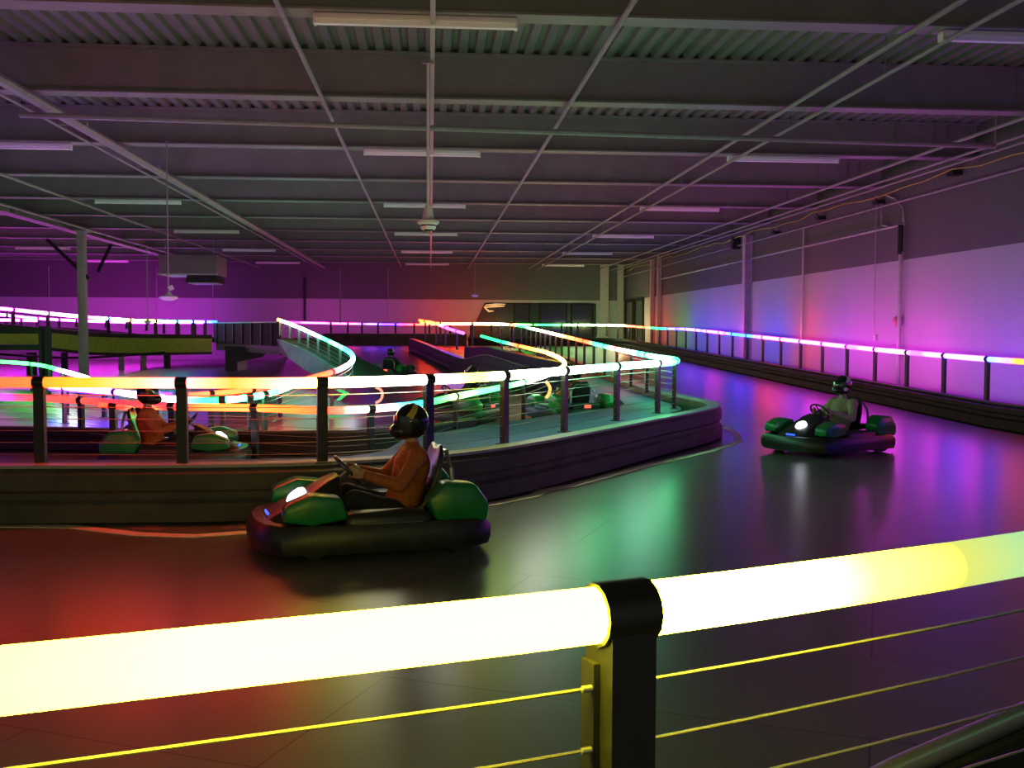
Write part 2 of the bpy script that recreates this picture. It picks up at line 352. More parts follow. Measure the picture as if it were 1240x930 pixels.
for px, dz in ((1156, 210), (1064, 245), (993, 264), (939, 282)):
    q = P(px, dz, X=XW-.12); tag(MB().box(q, (.22, .3, .1)).tube([(q.x, q.y, q.z+.02), (q.x-.12, q.y, q.z+.12)], .02).build('wall_bracket', 'post'), 'small dark bracket under the pipe bundle, %s on the right wall' % {1156: 'nearest', 1064: 'second nearest', 993: 'third nearest', 939: 'farthest'}[px], 'bracket', 'brackets under the pipe bundle')
a = P(905, 300, X=XW-.15)
t = thing('wall_column', 'dark upright steel column against the right wall', 'column', (XW-.15, a.y, 0))
m = MB(); m.box((XW-.14, a.y, 2.7), (.26, .04, 5.4)); m.box((XW-.02, a.y, 2.7), (.03, .34, 5.4)); m.box((XW-.27, a.y, 2.7), (.03, .34, 5.4)); m.build('shaft', 'column', t)
MB().box((XW-.17, a.y, .62), (.34, .44, .03)).build('base_plate', 'column', t)
MB().box((XW-.3, a.y+1, 5.2), (.3, .3, .45)).build('bracket', 'post', t)
a = P(796, 340, X=XW-.15)
tag(MB().box((XW-.12, a.y-.3, 2.9), (.2, .25, 5.6)).box((XW-.12, a.y+1.4, 2.9), (.2, .25, 5.6)).build('wall_column', 'column'), 'pale double column near the far end of the right wall', 'column')
# the dark end of the back wall
zt = P(640, 367, Y=YB-.05).z
a = P(587, 366, Y=YB-.05).x; b = P(575, 392, Y=YB-.05).x; c = P(722, 366, Y=YB-.05).x; zb = P(580, 392, Y=YB-.05).z
sl = (a-b)/(zt-zb)
struct(MB().prism([(a-sl*(zt-1.2), YB-.05, 1.2), (c, YB-.05, 1.2), (c, YB-.05, zt), (a, YB-.05, zt)], (0, .04, 0)).build('trim_1', 'mural'))
for i, (x0, x1) in enumerate(((623, 641), (654, 686), (692, 718))):
    p = P(x0, 368, Y=YB-.1); q = P(x1, 398, Y=YB-.1)
    w = MB(); w.box(((p.x+q.x)/2, YB-.07, (p.z+1.3)/2), (q.x-p.x, .03, p.z-1.3)); o = w.build('window_%d' % (i+1), 'glass'); struct(o)
    f = MB(); f.box((p.x, YB-.09, (p.z+1.3)/2), (.09, .06, p.z-1.3)); f.box((q.x, YB-.09, (p.z+1.3)/2), (.09, .06, p.z-1.3)); f.box(((p.x+q.x)/2, YB-.09, p.z), (q.x-p.x, .06, .08)); f.build('window_frame', 'darkpanel', o)
t = thing('wall_emblem', 'pale yellow emblem of curved strokes on the dark back wall', 'emblem', tuple(P(600, 373, Y=YB-.12)))  # reflections in the glass, built as glowing strokes
for st in (((588, 369.5), (600, 368.6), (612, 368.5)), ((588, 372), (600, 371), (611, 370.8)), ((587.5, 373), (592, 377), (597.5, 376.5)), ((588, 370), (587, 372), (587.5, 374))):
    MB().tube([P(x, y, Y=YB-.12) for x, y in st], [.04, .07, .03], 6).build('stroke', 'yellow', t, smooth=True)
for i, (x0, x1) in enumerate(((727, 737), (748, 755))):
    p = P(x0, 330, Y=YB-.1).x; q = P(x1, 330, Y=YB-.1).x
    struct(MB().box(((p+q)/2, YB-.1, 3.2), (q-p, .2, 6.3)).build('trim_%d' % (i+2), 'column'))
y0 = P(779, 380, X=XW-.05).y; 
for i, (a0, a1) in enumerate(((y0, y0+2.3), (y0+2.9, min(y0+5.3, YB-.3)))):
    o = struct(MB().box((XW-.04, (a0+a1)/2, 2.2), (.06, a1-a0, 2.7)).build('door_%d' % (i+1), 'glass'))
    MB().box((XW-.08, (a0+a1)/2, 3.6), (.08, a1-a0+.2, .12)).box((XW-.08, a0, 2.2), (.08, .12, 2.8)).box((XW-.08, a1, 2.2), (.08, .12, 2.8)).build('door_frame', 'darkpanel', o)
# thin vertical joints and cables on the back wall
for px in (60, 190, 258, 470): 
    q = P(px, 380, Y=YB-.03); tag(MB().tube([(q.x, q.y, .9), (q.x, q.y, 5.5)], .018, 5).build('wall_wire', 'column'), {60: 'thin wire on the back wall behind the left deck rail', 190: 'thin wire on the back wall under the air unit', 258: 'thin wire on the back wall right of the air unit', 470: 'thin wire on the back wall above the purple rail'}[px], 'wire', 'wires on the back wall')

# ------------------------------------------------------------------ railings
def catmull(pts, per=6):
    pts = [V(p) for p in pts]; out = []
    for i in range(len(pts)-1):
        p0 = pts[max(i-1, 0)]; p1 = pts[i]; p2 = pts[i+1]; p3 = pts[min(i+2, len(pts)-1)]
        n = max(1, min(per, int((p2-p1).length/.015) if per == 8 else int((p2-p1).length/.2)))
        # centripetal-like tangents limited by the segment length
        d = (p2-p1).length
        t1 = (p2-p0); t1 = t1/max(t1.length, 1e-6)*d; t2 = (p3-p1); t2 = t2/max(t2.length, 1e-6)*d
        for k in range(n):
            t = k/n; out.append(p1*(2*t**3-3*t*t+1)+t1*(t**3-2*t*t+t)+p2*(-2*t**3+3*t*t)+t2*(t**3-t*t))
    out.append(pts[-1]); return out
def hot(c, g=1, e=2.5):
    # the tubes burn out in the photograph: keep weak channels, drive the strong ones well past white
    mx = max(c); return tuple(x if x < 1 else max(1.0, 2.6*g*mx*(x/mx)**e) for x in c)
class Path:
    def __init__(s, pts, smooth=True):
        s.p = catmull(pts) if smooth else [V(p) for p in pts]; s.s = [0]
        for a, b in zip(s.p, s.p[1:]): s.s.append(s.s[-1]+(b-a).length)
        s.L = s.s[-1]
    def at(s, d):
        d = max(0, min(s.L, d))
        for i in range(len(s.p)-1):
            if d <= s.s[i+1]: t = (d-s.s[i])/max(s.s[i+1]-s.s[i], 1e-9); return s.p[i].lerp(s.p[i+1], t)
        return s.p[-1]
    def tan(s, d): v = s.at(d+.05)-s.at(d-.05); return v.normalized()
    def near(s, px, py=None):
        best = (1e9, 0); n = int(s.L/.04)
        for i in range(n+1):
            d = s.L*i/n; q = proj(s.at(d)); e = abs(q[0]-px) if py is None else math.hypot(q[0]-px, q[1]-py)
            if e < best[0]: best = (e, d)
        return best[1]
    def between(s, a, b, step=.35):
        ds = sorted([a, b]+[x for x in s.s if a+1e-4 < x < b-1e-4]); out = [ds[0]]
        for d in ds[1:]:
            n = max(1, math.ceil((d-out[-1])/step)); b0 = out[-1]
            out += [b0+(d-b0)*(k+1)/n for k in range(n)]
        return out
def railing(name, label, path, posts, stops, base, cables=(), r=.052, breaks=(), postm='post', pw=.1, colour_gain=1, group=None, postw=.06, collar=True, hue=2.5, cable_end=None):
    """posts/breaks: arc lengths; stops: (arc length, rgb); base(x,y)->z of the posts' foot"""
    o = path.at(path.L/2); t = thing(name, label, 'railing', (o.x, o.y, base(o.x, o.y)), group)
    stops = sorted(stops, key=lambda q: q[0])
    def colour(d):
        if d <= stops[0][0]: return stops[0][1]
        for (d0, c0), (d1, c1) in zip(stops, stops[1:]):
            if d <= d1: k = (d-d0)/max(d1-d0, 1e-6); k = k*k*(3-2*k); return tuple(a+(b-a)*k for a, b in zip(c0, c1))
        return stops[-1][1]
    cuts = sorted([(d, .05) for d in posts]+[(d, .012) for d in breaks if all(abs(d-e) > .15 for e in posts)])
    edges = []; prev = 0
    for d, g in cuts:
        if d-g > prev+.03: edges.append((prev, d-g))
        prev = d+g
    if prev < path.L-.03: edges.append((prev, path.L))
    for a, b in edges:
        ds = path.between(a, b, .3); m = MB(); n = 12; m.tube([path.at(d) for d in ds], r, n)
        ob = m.build('light_tube', 'led', t, smooth=True); me = ob.data
        at = me.color_attributes.new('led', 'FLOAT_COLOR', 'POINT')
        for i, d in enumerate(ds):
            c = hot(colour(d), colour_gain, hue)
            for k in range(n): at.data[i*n+k].color = (*c, 1)
    for d in posts:
        q = path.at(d); tg = path.tan(d); th = V((tg.x, tg.y, 0)).normalized(); nn = V((th.y, -th.x, 0)); zb = base(q.x, q.y)
        m = MB(); h = q.z-.03-zb; m.box((q.x, q.y, zb+h/2), (pw, postw, h), ax=th, ay=nn); m.box((q.x, q.y, zb+.006), (pw+.06, postw+.07, .012), ax=th, ay=nn)
        ob = m.build('post', postm, t)
        if collar: MB().tube([q-tg*.055, q+tg*.055], r+.007, 14).build('collar', postm, ob, smooth=True)
    for off in cables:
        cuts2 = [0]+list(posts)+[path.L]
        MB().tube([path.at(d)-V((0, 0, off)) for d in path.between(0, cable_end or path.L, 1)], .0035 if r < .06 else .004, 5).build('cable', 'cable', t)
    return t
def px_stops(path, lst): return [(path.near(*(q if isinstance(q, tuple) else (q,))), c) for q, c in lst]
# colours of the light (linear, brighter than white where the photograph burns out)
WH = (5, 5, 4.6); WY = (5, 4.4, 1.7); YE = (2.6, 1.7, .12); YO = (3, .85, .04); OR = (2.4, .4, .05); RD = (2.2, .12, .06); TE = (.1, 1.7, .95); GR = (.08, 1.6, .35)
CY = (.12, 1.7, 2.4); BL = (.2, .9, 6); PU = (1.3, .25, 6); MA = (4.5, .3, 4.5); PW = (8, 2.6, 8); PK = (4.5, 1.6, 2.2); VW = (4, 2.2, 8); MW = (8, 4, 8)
flat = lambda x, y: 0.0
# -- the railing right before the camera
a = V((.354, 1.862, 1.33)); pl = V((-.633, 1.553, 1.33)); pr = V((1.391, 2.299, 1.33))
path = Path([(-3.6, .55, 1.33), (-1.9, 1.13, 1.33), tuple(pl), (-.1, 1.715, 1.33), tuple(a), (.9, 2.08, 1.33), tuple(pr), (2.4, 2.82, 1.33), (3.9, 3.7, 1.33)])
d0 = path.near(756, 741)
NY = (3.6, 3.4, .9)
st = [(0, (1.5, 1.5, .3)), (path.near(0, 824), (3.4, 3.3, .62)), (path.near(250, 795), (4.4, 4.2, .9)), (path.near(700, 747), (4.4, 4.2, .93)), (path.near(800, 736), (4.2, 4, .95)), (path.near(930, 715), (4.6, 4.5, 1.5)), (path.near(1015, 703), (4.2, 4.1, .95)), (path.near(1055, 697), (.95, .9, .12)), (path.near(1150, 684), (.78, .82, .14)), (path.near(1215, 674), (.42, .82, .34)), (path.near(1240, 671), (.38, .8, .36)), (path.L, (.3, 1, .4))]
near = railing('foreground_railing', 'glowing white-yellow tube railing with a black post, right before the camera', path, [d0, d0-1.69, d0+1.69], st, lambda x, y: .56, cables=[.135, .25, .363, .476, .589, .70], pw=.092, postw=.1, colour_gain=3.6)
for ch in near.children:
    if ch.name.startswith('post'):
        pass
q = a; tg = path.tan(d0); th = V((tg.x, tg.y, 0)).normalized(); nn = V((th.y, -th.x, 0))
m = MB(); m.box(q-th*.056+V((0, 0, -.42))-nn*.02, (.012, .05, .66), ax=th, ay=nn)
m.build('cable_bracket', 'post', near)
m = MB()
for k, off in enumerate([.135, .25, .363, .476]): m.lathe(q-th*.064+V((0, 0, -off)), [(.007, 0), (.007, .02), (.004, .022)], 10, -th); m.lathe(q+th*.048+V((0, 0, -off)), [(.007, 0), (.006, .01), (.004, .012)], 10, th)
m.build('cable_fitting', 'kgrey', near, smooth=True)

# ------------------------------------------------------------------ barriers
def bprof(h, w=.16, lip=.07):
    return [(-w/2, 0), (-w/2-lip, .03), (-w/2-lip, .2), (-w/2-lip*.3, .24), (-w/2-lip*.3, .3), (-w/2-lip*.8, .33), (-w/2-lip*.8, h-.08), (-w/2-lip*.2, h-.03), (-w/2, h-.02), (w/2, h-.02), (w/2, .0)]
def barrier(name, label, pts, h=.56, side=1, w=.18, cap='cap', body='barrier'):
    path = Path(pts); ds = path.between(0, path.L, .5); P3 = [path.at(d) for d in ds]; P3 = [V((p.x, p.y, H(p.x, p.y))) for p in P3]
    o = P3[len(P3)//2]; t = thing(name, label, 'barrier', tuple(o)); pr = [(side*x, z) for x, z in bprof(h, w)]
    MB().sweep(P3, pr).build('wall_panel', body, t, smooth=True)
    MB().sweep(P3, [(-side*w*.5-side*.03, h-.025), (-side*w*.5-side*.03, h+.004), (side*w*.5+side*.01, h+.004), (side*w*.5+side*.01, h-.025)]).build('top_strip', cap, t)
    return t, path
barrier('track_barrier', 'long curved black barrier of the middle island with a pale top edge', [(-14, 9.9, 0), (-9, 9.95, 0), (-4.1, 10.02, 0), (-1.4, 10.08, 0), (0, 10.65, 0), (.85, 11.45, 0), (2.0, 13.05, 0), (3.3, 14.95, 0), (4.25, 16.3, 0), (4.85, 17.4, 0), (5.05, 18.5, 0), (4.9, 19.6, 0), (4.66, 21.5, 0), (4.6, 26, 0), (4.6, 34, 0), (4.6, 44, 0)], side=-1)
barrier('track_barrier', 'long black ribbed barrier along the foot of the right wall', [(2.2, 60.2, 0), (6.5, 60.2, 0), (9.2, 59.5, 0), (10.5, 57, 0), (10.8, 52, 0), (10.8, 47, 0), (10.8, 36, 0), (10.8, 24, 0), (10.8, 15, 0), (10.8, 6, 0)], side=-1, h=.5, cap='barrier', body='barrier2')
barrier('track_barrier', 'dark barrier crossing the far end below the purple rail', [(-8, 60, 0), (-4, 60, 0), (0, 60.2, 0), (2.1, 60.2, 0)], side=1, h=.7)
barrier('track_barrier', 'dark banded barrier right of the farthest kart lane', [(-.9, 50, 0), (.6, 44, 0), (1.6, 39.5, 0), (2.3, 34, 0), (2.7, 29, 0)], side=-1, h=.6)
pa = P(1087, 944, z=.62); pb = P(1240, 876, z=.62); dr = (pb-pa)
barrier('track_barrier', 'dark glossy barrier edge low at the right, seen under the near cables', [pa-dr*2.5+V((0, -.25, -.62)), pa-dr*1.0+V((0, -.06, -.62)), V((pa.x, pa.y, 0)), V((pb.x, pb.y, 0)), V((pb.x, pb.y, 0))+V((dr.x, dr.y, 0))*2.2], side=1, h=.62, w=.1, cap='barrier2', body='barrier2')

barrier('track_barrier', 'low dark barrier just behind the red and cyan lower railing', [(-14, 16.9, 0), (-9, 16.5, 0), (-5.4, 15.9, 0), (-3.9, 15.5, 0), (-1.2, 15.2, 0), (-.2, 15.8, 0), (.7, 17.4, 0)], side=-1, h=.36, w=.1, cap='barrier', body='barrier2')
barrier('track_barrier', 'dark barrier under the orange-to-green end of the lower railing', [(3.5, 26.2, 0), (3.1, 28, 0), (2.75, 30.5, 0), (2.35, 33.5, 0), (1.95, 38, 0), (1.5, 43, 0)], side=-1, h=.85, w=.2, cap='barrier', body='barrier2')
m = MB(); ys = [26.2+i for i in range(26)]; q = []
for y in ys:
    for x in (2.2, 4.45): q.append((x-.0, y, H(2.3, y)+.045))
struct(m.add(q, [(2*i, 2*i+1, 2*i+3, 2*i+2) for i in range(25)]).build('matting', 'matting'))
tag(MB().tube([pa-dr*1.2+V((0, -.08, .03)), pa+V((0, 0, .03)), pb+V((0, 0, .03)), pb+dr*2+V((0, 0, .03))], .035, 14).build('handrail', 'kgrey', smooth=True), 'smooth grey pipe low at the right corner, behind the near cables', 'handrail')
# -- the middle island's railing: front run, tip and long run back
zr = lambda x, y: 1.33+max(0, .0245*(y-21))
pts = [(-14, 10.2), (-9, 10.2), (-4.1, 10.17), (-2.3, 10.03), (-1.04, 10.1), (0, 10.72), (.83, 11.64), (1.7, 13.0), (2.75, 14.75), (3.5, 15.85), (4.02, 16.8), (4.3, 17.9), (4.36, 19.5), (4.36, 24), (4.36, 30), (4.36, 36), (4.36, 43), (4.3, 45)]
pts = [(x, y, zr(x, y)) for x, y in pts]+[(4.15, 48, 2.03), (3.0, 51, 2.14), (.9, 51.5, 2.13), (-.5, 51.5, 2.2)]
path = Path(pts)
posts = [path.near(x, y) for x, y in ((48, 463), (222, 463), (390, 463), (520, 459), (611, 454), (684, 448), (747, 443), (797, 440), (817, 438))]
i0 = path.near(748, 421)
def arc_to(path, X=None, Y=None):
    best = (1e9, 0); n = int(path.L/.05)
    for i in range(n+1):
        q = path.at(path.L*i/n); e = abs((q.y-Y) if Y is not None else (q.x-X)) + (0 if q.x > 2.9 or X is not None else 100)
        if e < best[0]: best = (e, path.L*i/n)
    return best[1]
posts += [arc_to(path, Y=20.6+1.69*k) for k in range(18)]+[path.L-6, path.L-4.4, path.L-2.6, path.L-1]
posts = sorted([p-1.38*0 for p in posts]+[posts[0]-1.38, posts[0]-2.76, posts[0]-4.2])
sx = lambda lst: [(path.near(*q), c) for q, c in lst]
st = [(0, PU), (path.near(0, 463)-4, MA), (path.near(0, 463)-1, RD)]+sx([((0, 463), (2.2, .22, .06)), ((40, 463), (2.6, .3, .05)), ((62, 463), (3.4, .6, .01)), ((110, 463), (4.2, .78, .03)), ((160, 463), (5, .97, .35)), ((200, 463), (5, 1.2, .97)), ((235, 464), (5, 1.4, .97)), ((262, 464), (4, .97, .35)), ((280, 464), (3.6, .75, .08)), ((315, 464), (4, .97, .35)), ((345, 464), (5, 2.4, .98)), ((385, 464), (4.6, 4, 1.6)), ((405, 463), (3.6, 3.4, .8)), ((430, 463), (5, 4.8, 3.6)), ((505, 460), WH), ((540, 458), WH), ((560, 457), (2.4, 2.2, .6)), ((580, 456), (2.0, 2.0, .6)), ((612, 454), (3.6, 4.6, 2.9)), ((640, 452), WH), ((680, 448), (4, 5, 4)), ((722, 445), (2.4, 4.5, 3.2)), ((735, 444), (.6, 2.6, 1.6)), ((750, 443), (3, 5, 4)), ((795, 440), (3.2, 5, 4)), ((812, 438), (.6, 2.6, 1.7)), ((820, 437), (.1, 1.8, 1.1))])
st += sx([((800, 435), (2.2, 4.4, 3)), ((782, 430), (.8, 3.2, 2.4)), ((775, 428), (.15, 1.6, 1.7)), ((762, 425), (3.6, 3.2, 3)), ((746, 421), (4.5, 2, 2)), ((738, 419), (.3, 1.6, 1)), ((722, 415), (.1, 1.5, 1.2)), ((714, 413), (1.6, .5, .2)), ((706, 411), (2.6, .6, .15)), ((690, 407), (3.6, 2, .5)), ((675, 404), (4.6, 4.2, 3)), ((655, 400), (5, 4.6, 4))])
st += [(path.L-7.5, TE), (path.L-6.6, TE), (path.L-5.6, (4, 1.6, .6)), (path.L-4.5, WH), (path.L-2, (5, 4.2, 2)), (path.L, (4, 2, .4))]
base_i = lambda x, y: (.56 if y < 45.5 else .3)+H(x, y)-.01
railing('island_railing', 'railing with a white-to-teal glowing tube around the middle island', path, posts, st, base_i, cables=[.12, .235, .348, .461, .574, .687], colour_gain=1.8, hue=2.6, cable_end=arc_to(path, Y=24))

# -- outer railing: across the far end and down the right wall
zo = lambda y: 1.30+.0265*max(0, y-20.5)
pts = [P(340, 390, Y=60), P(420, 392, Y=60), P(500, 393, Y=60.2), P(580, 393, Y=60.2), P(680, 393.5, Y=60.2)]
pts += [(9.4, 59.8, 2.14), (10.5, 57, 2.11), (10.8, 52, 2.0), (10.82, 48, 1.93)]+[(10.82, y, zo(y)) for y in (43, 36, 30, 24, 18, 12, 7)]
path = Path(pts)
posts = [arc_to(path, Y=y) for y in [19.3+1.705*k for k in range(-6, 22)]]+[path.near(x, 393) for x in (401, 421, 438, 458, 479, 502, 520, 545, 570, 595, 620, 645, 680, 700, 722, 735, 748)]
brk = [d+.0 for d in posts]
sx = lambda lst: [(path.near(*q), c) for q, c in lst]
st = sx([((342, 390), MA), ((362, 391), MA), ((366, 391), (7, 3, 6)), ((390, 392), (8, 4, 8)), ((400, 392), (4, .6, 4)), ((410, 392), (7, 2.5, 6)), ((435, 392), (5, 1, 4.5)), ((440, 392), (2.2, .2, 3.5)), ((452, 392), (6, 3.5, 7)), ((462, 392), (2, .3, 5)), ((480, 393), (2.4, .3, 5)), ((490, 393), (3, .3, 1.6)), ((500, 393), (8, .6, .6)), ((515, 393), (9, .9, .3)), ((530, 393), (12, 5, 1.5)), ((580, 393), (10, 6, 2)), ((610, 393), (10, 9, 8)), ((640, 393), (1.5, 3.6, 2)), ((655, 393), TE), ((678, 393), (.5, 2.6, 1.4)), ((690, 393), (8, 9, 7.5)), ((750, 393), (10, 10, 9)), ((764, 394), (4, 2.6, .6)), ((780, 396), (3.4, .8, .3)), ((786, 396), (1.2, .9, .5)), ((792, 397), (.1, 1.8, 1.3)), ((806, 398), (.1, 2.0, 1.7)), ((809, 398), (.5, 1.6, 7)), ((815, 399), (2.2, 2.2, 8)), ((822, 399), (1.2, .3, 5)), ((830, 400), (6, 3.4, 8)), ((843, 401), (7, 4, 9)), ((850, 401), (2.5, .4, 5)), ((857, 402), (7, 3, 8)), ((872, 403), (6, 2, 6)), ((879, 404), (2, .3, 3)), ((884, 404), (.3, 2, 5)), ((892, 405), (.2, 2.4, 8)), ((912, 407), (.3, 2.6, 9)), ((916, 407), (3, .3, 3)), ((925, 408), (8, 4, 6)), ((940, 410), (8, 3.4, 6)), ((955, 411), (6, 1.4, 6)), ((968, 413), (6, 3, 8)), ((985, 415), (8, 4.5, 8)), ((1015, 418), (8, 4, 8)), ((1024, 419), (5, .6, 5)), ((1038, 421), (4.5, .5, 4.5)), ((1046, 422), (8, 4, 8)), ((1095, 427), (8, 5, 8)), ((1101, 428), (4, .4, 5)), ((1120, 430), (3.6, .35, 4.6)), ((1130, 431), (8, 4, 8)), ((1150, 432), (5, 3.5, 8)), ((1190, 436), (8, 3.4, 8)), ((1198, 436), (.6, 1.2, 6)), ((1212, 437), (.7, .9, 6)), ((1219, 438), (6, .8, 3)), ((1227, 438), (5, .7, .9)), ((1232, 439), (3.2, 1.4, .05)), ((1240, 440), (3, 1, .1))])
st += [(path.near(1240, 440)+1.5, (4, .4, 1)), (path.near(1240, 440)+3.5, MA), (path.L-4, PU), (path.L, MA)]
railing('perimeter_railing', 'railing with a pink and blue glowing tube along the right and far walls', path, posts, st, lambda x, y: (.5 if x > 10.2 or y < 50 else .6)+H(x, y)-.01, pw=.11, colour_gain=1.55, hue=6)

# -- the lower inner railing: red at left, turning cyan and green, looping back up at its right tip
pts = [(-14, 16.6, .77), (-9, 16.2, .77), P(0, 481, z=.77), P(98, 485, z=.77), P(195, 492, z=.77), P(308, 494, z=.77), P(395, 497, z=.77), P(449, 495, z=.77), P(503, 490, z=.77), P(552, 480, z=.77), P(602, 470, z=.78), P(634, 463, z=.8), P(665, 453, Y=23.5), P(683, 443, Y=25), P(681, 436, Y=26), P(662, 427, Y=28), P(646, 423, Y=30), P(629, 419, Y=32), P(608, 414, Y=34.5), P(583, 407, Y=38)]
path = Path(pts)
posts = [path.near(x, y) for x, y in ((98, 485), (207, 492), (308, 494), (449, 495), (552, 480), (634, 463))]+[path.near(x, y) for x, y in ((662, 427), (629, 419), (608, 414))]+[path.near(0, 481)-.8, path.near(0, 481)-3]
brk = [path.near(x, y) for x, y in ((394, 497), (503, 490), (602, 470), (646, 423))]
sx = lambda lst: [(path.near(*q), c) for q, c in lst]
st = [(0, PU)]+sx([((0, 481), (1.6, .15, 2.4)), ((12, 482), (1.8, .1, .9)), ((25, 482), (1.6, .12, .12)), ((95, 485), (1.5, .13, .05)), ((140, 489), (1.2, .05, .06)), ((205, 492), (1.3, .06, .1)), ((225, 493), (1.4, .13, .06)), ((245, 493), (2, .6, .06)), ((300, 494), (2, .7, .05)), ((350, 496), (2, .5, .03)), ((390, 497), (1.8, .3, .05)), ((402, 497), (1.4, .08, .06)), ((420, 496), (2.6, .6, .4)), ((430, 496), (4.5, 2.6, 2.4)), ((448, 495), (4.5, 3, 3)), ((462, 494), (4, 2.2, 2.2)), ((475, 493), (.6, 2, 2.2)), ((490, 491), (.05, 1.1, 1.2)), ((512, 489), (.05, 1.3, 1.2)), ((525, 486), (.1, 1.1, .5)), ((540, 483), (.6, 1.8, .6)), ((550, 480), (3, 4.4, 2.4)), ((562, 478), (2, 4, 2)), ((580, 474), (.4, 2.6, 1)), ((598, 470), (.4, 2.4, 1)), ((612, 468), (.3, 2, .7)), ((630, 464), (2, 4, 2.4)), ((660, 455), WH), ((684, 442), (5, 4.8, 3)), ((672, 431), (5, 4.4, 1.4)), ((655, 425), (4, 3, .6)), ((640, 421), (3.6, 1.6, .2)), ((627, 418), (2.6, .7, .15)), ((620, 416), (.8, .8, .6)), ((612, 415), (.08, 1.4, 1)), ((596, 411), (.05, 1.1, .7)), ((583, 407), (.05, 1.2, .65))])
railing('inner_railing', 'lower railing of red, cyan and green tubes seen through the island cables', path, posts, st, lambda x, y: max(.0, H(x, y)), cables=[.12, .24, .36, .48, .6], cable_end=path.near(665, 453), breaks=brk, pw=.09)

# -- the ramp railing and its hairpin
pts = [P(337, 387, Y=38), P(362, 396.5, Y=35), P(385, 407, Y=32), P(398, 413, Y=30.2), P(412, 420, Y=28.2), P(425, 428, Y=26), P(427.5, 434, Y=24.8), P(424, 440, Y=23.6), P(412, 447, Y=22.4), P(398, 452, Y=21.5), P(380, 457, Y=20.3), P(362, 463, Y=19.2), P(345, 470, Y=18.3), P(325, 477, Y=17.6), P(305, 481, Y=17.3), P(262, 485, Y=17.2), P(230, 485, Y=17.4), P(195, 482, Y=17.8), P(141, 475, Y=18.9), P(100, 471, Y=20), P(62, 467, Y=21)]
path = Path(pts)
posts = [path.near(x, y) for x, y in ((339, 388), (351, 392), (362, 396.5), (373, 401), (385, 407), (398, 413), (412, 420), (402, 451), (270, 485), (302, 481), (320, 478), (192, 482), (139, 475), (77, 469))]
sx = lambda lst: [(path.near(*q), c) for q, c in lst]
st = sx([((337, 387), (3.6, 2.4, .6)), ((345, 390), (3, 4, 3)), ((385, 407), (2.6, 4.6, 4)), ((393, 411), (.3, 2, 1.1)), ((410, 418), (1.2, 3.4, 2)), ((420, 424), (.15, 1.8, 1.8)), ((427.5, 433), (.6, 2.2, 2.6)), ((424, 440), (4, 3.2, 3.4)), ((410, 448), (4, 1.8, 2)), ((402, 451), (2.4, .4, .3)), ((390, 454), (2.6, .5, .08)), ((372, 460), (2.4, .35, .06)), ((355, 466), (3, 1.6, 1.5)), ((345, 470), (2.6, 4.4, 3.6)), ((330, 475), (.3, 2.2, 1.4)), ((318, 478), (1, 3, 1.8)), ((300, 482), (.4, 2.4, 1.6)), ((285, 484), (1.4, 3.4, 2.2)), ((262, 485), (.1, 1.4, .9)), ((235, 485), (.1, 1.2, .9)), ((215, 484), (3.4, 4, 4)), ((190, 482), (5, 4, 5)), ((160, 478), (5, 4, 6)), ((141, 475), (3, 1.4, 7)), ((130, 474), (5, 2.6, 7)), ((80, 469), (5, 3, 5))])
def ramp_base(x, y): q = .0; return max(0, min(1.6, (y-21)*.098))if y > 21 else 0
railing('ramp_railing', 'railing with a teal-white tube down the ramp and round its hairpin', path, posts, st, ramp_base, cables=[.13, .25, .37, .49, .61], colour_gain=2.2, pw=.07, postm='greypost', r=.055)
# -- short orange and violet runs inside the hairpin
def simple_rail(name, label, pts, stops, base, npost=3, cables=(), pw=.08, r=.05, postm='post'):
    path = Path(pts); n = len(stops)
    return railing(name, label, path, [path.L*(k+.5)/npost for k in range(npost)], [(path.L*u, c) for u, c in stops], base, cables=cables, pw=pw, r=r, postm=postm, colour_gain=3)
simple_rail('lane_railing', 'short orange glowing rail inside the hairpin lane', [P(225, 479, Y=19), P(262, 476, Y=19.5), P(315, 471, Y=20.5), P(352, 465, Y=21.8)], [(0, (2.4, .3, .05)), (.3, (2.6, .6, .06)), (.5, (2.4, .5, .06)), (.6, (1.8, .1, .1)), (1, (2.4, .3, .05))], flat)
simple_rail('lane_railing', 'short violet and blue glowing rail left of the hairpin', [P(60, 470, Y=23), P(100, 473, Y=22.3), P(150, 476, Y=21.6), P(207, 478, Y=21)], [(0, (.9, .1, 2.5)), (.3, (.8, .05, 4)), (.5, (1, .05, 5)), (.62, (4, 1.5, 7)), (.8, (.3, .6, 6)), (1, (.6, .1, 4))], flat)
simple_rail('lane_railing', 'curved pale green glowing rail under the green deck', [P(-40, 437, z=.8), P(0, 438, z=.8), P(35, 440.5, z=.8), P(53, 443, z=.8), P(75, 449, z=.8), P(93, 454, z=.8), P(106, 458, z=.8)], [(0, (.3, 1, .5)), (.3, (.5, 2, 1)), (.6, (.2, 1.4, .6)), (.72, (3.6, 4.6, 4)), (1, (4, 3.8, 3))], flat, npost=5)
simple_rail('lane_railing', 'small green-tipped glowing rail low at the left', [P(120, 490, Y=14.6), P(150, 493, Y=14.6), P(163, 496, Y=14.6), P(184, 502, Y=14.6)], [(0, (1.6, .2, .05)), (.45, (1.5, .1, .05)), (.6, (1, .4, .1)), (.7, (.05, 1.2, .5)), (1, (.05, 1.1, .5))], flat, npost=2, r=.035)
simple_rail('lane_railing', 'short orange and violet rail above the dark banded barrier', [P(508, 388, Y=50), P(525, 391, Y=48.5), P(543, 398, Y=46.5), P(561, 403.5, Y=45)], [(0, (4, .9, .1)), (.4, (4, 1.4, .3)), (.65, (2.4, .5, 4)), (1, (3, .5, 6))], lambda x, y: H(x, y)+.5, npost=4, r=.06)
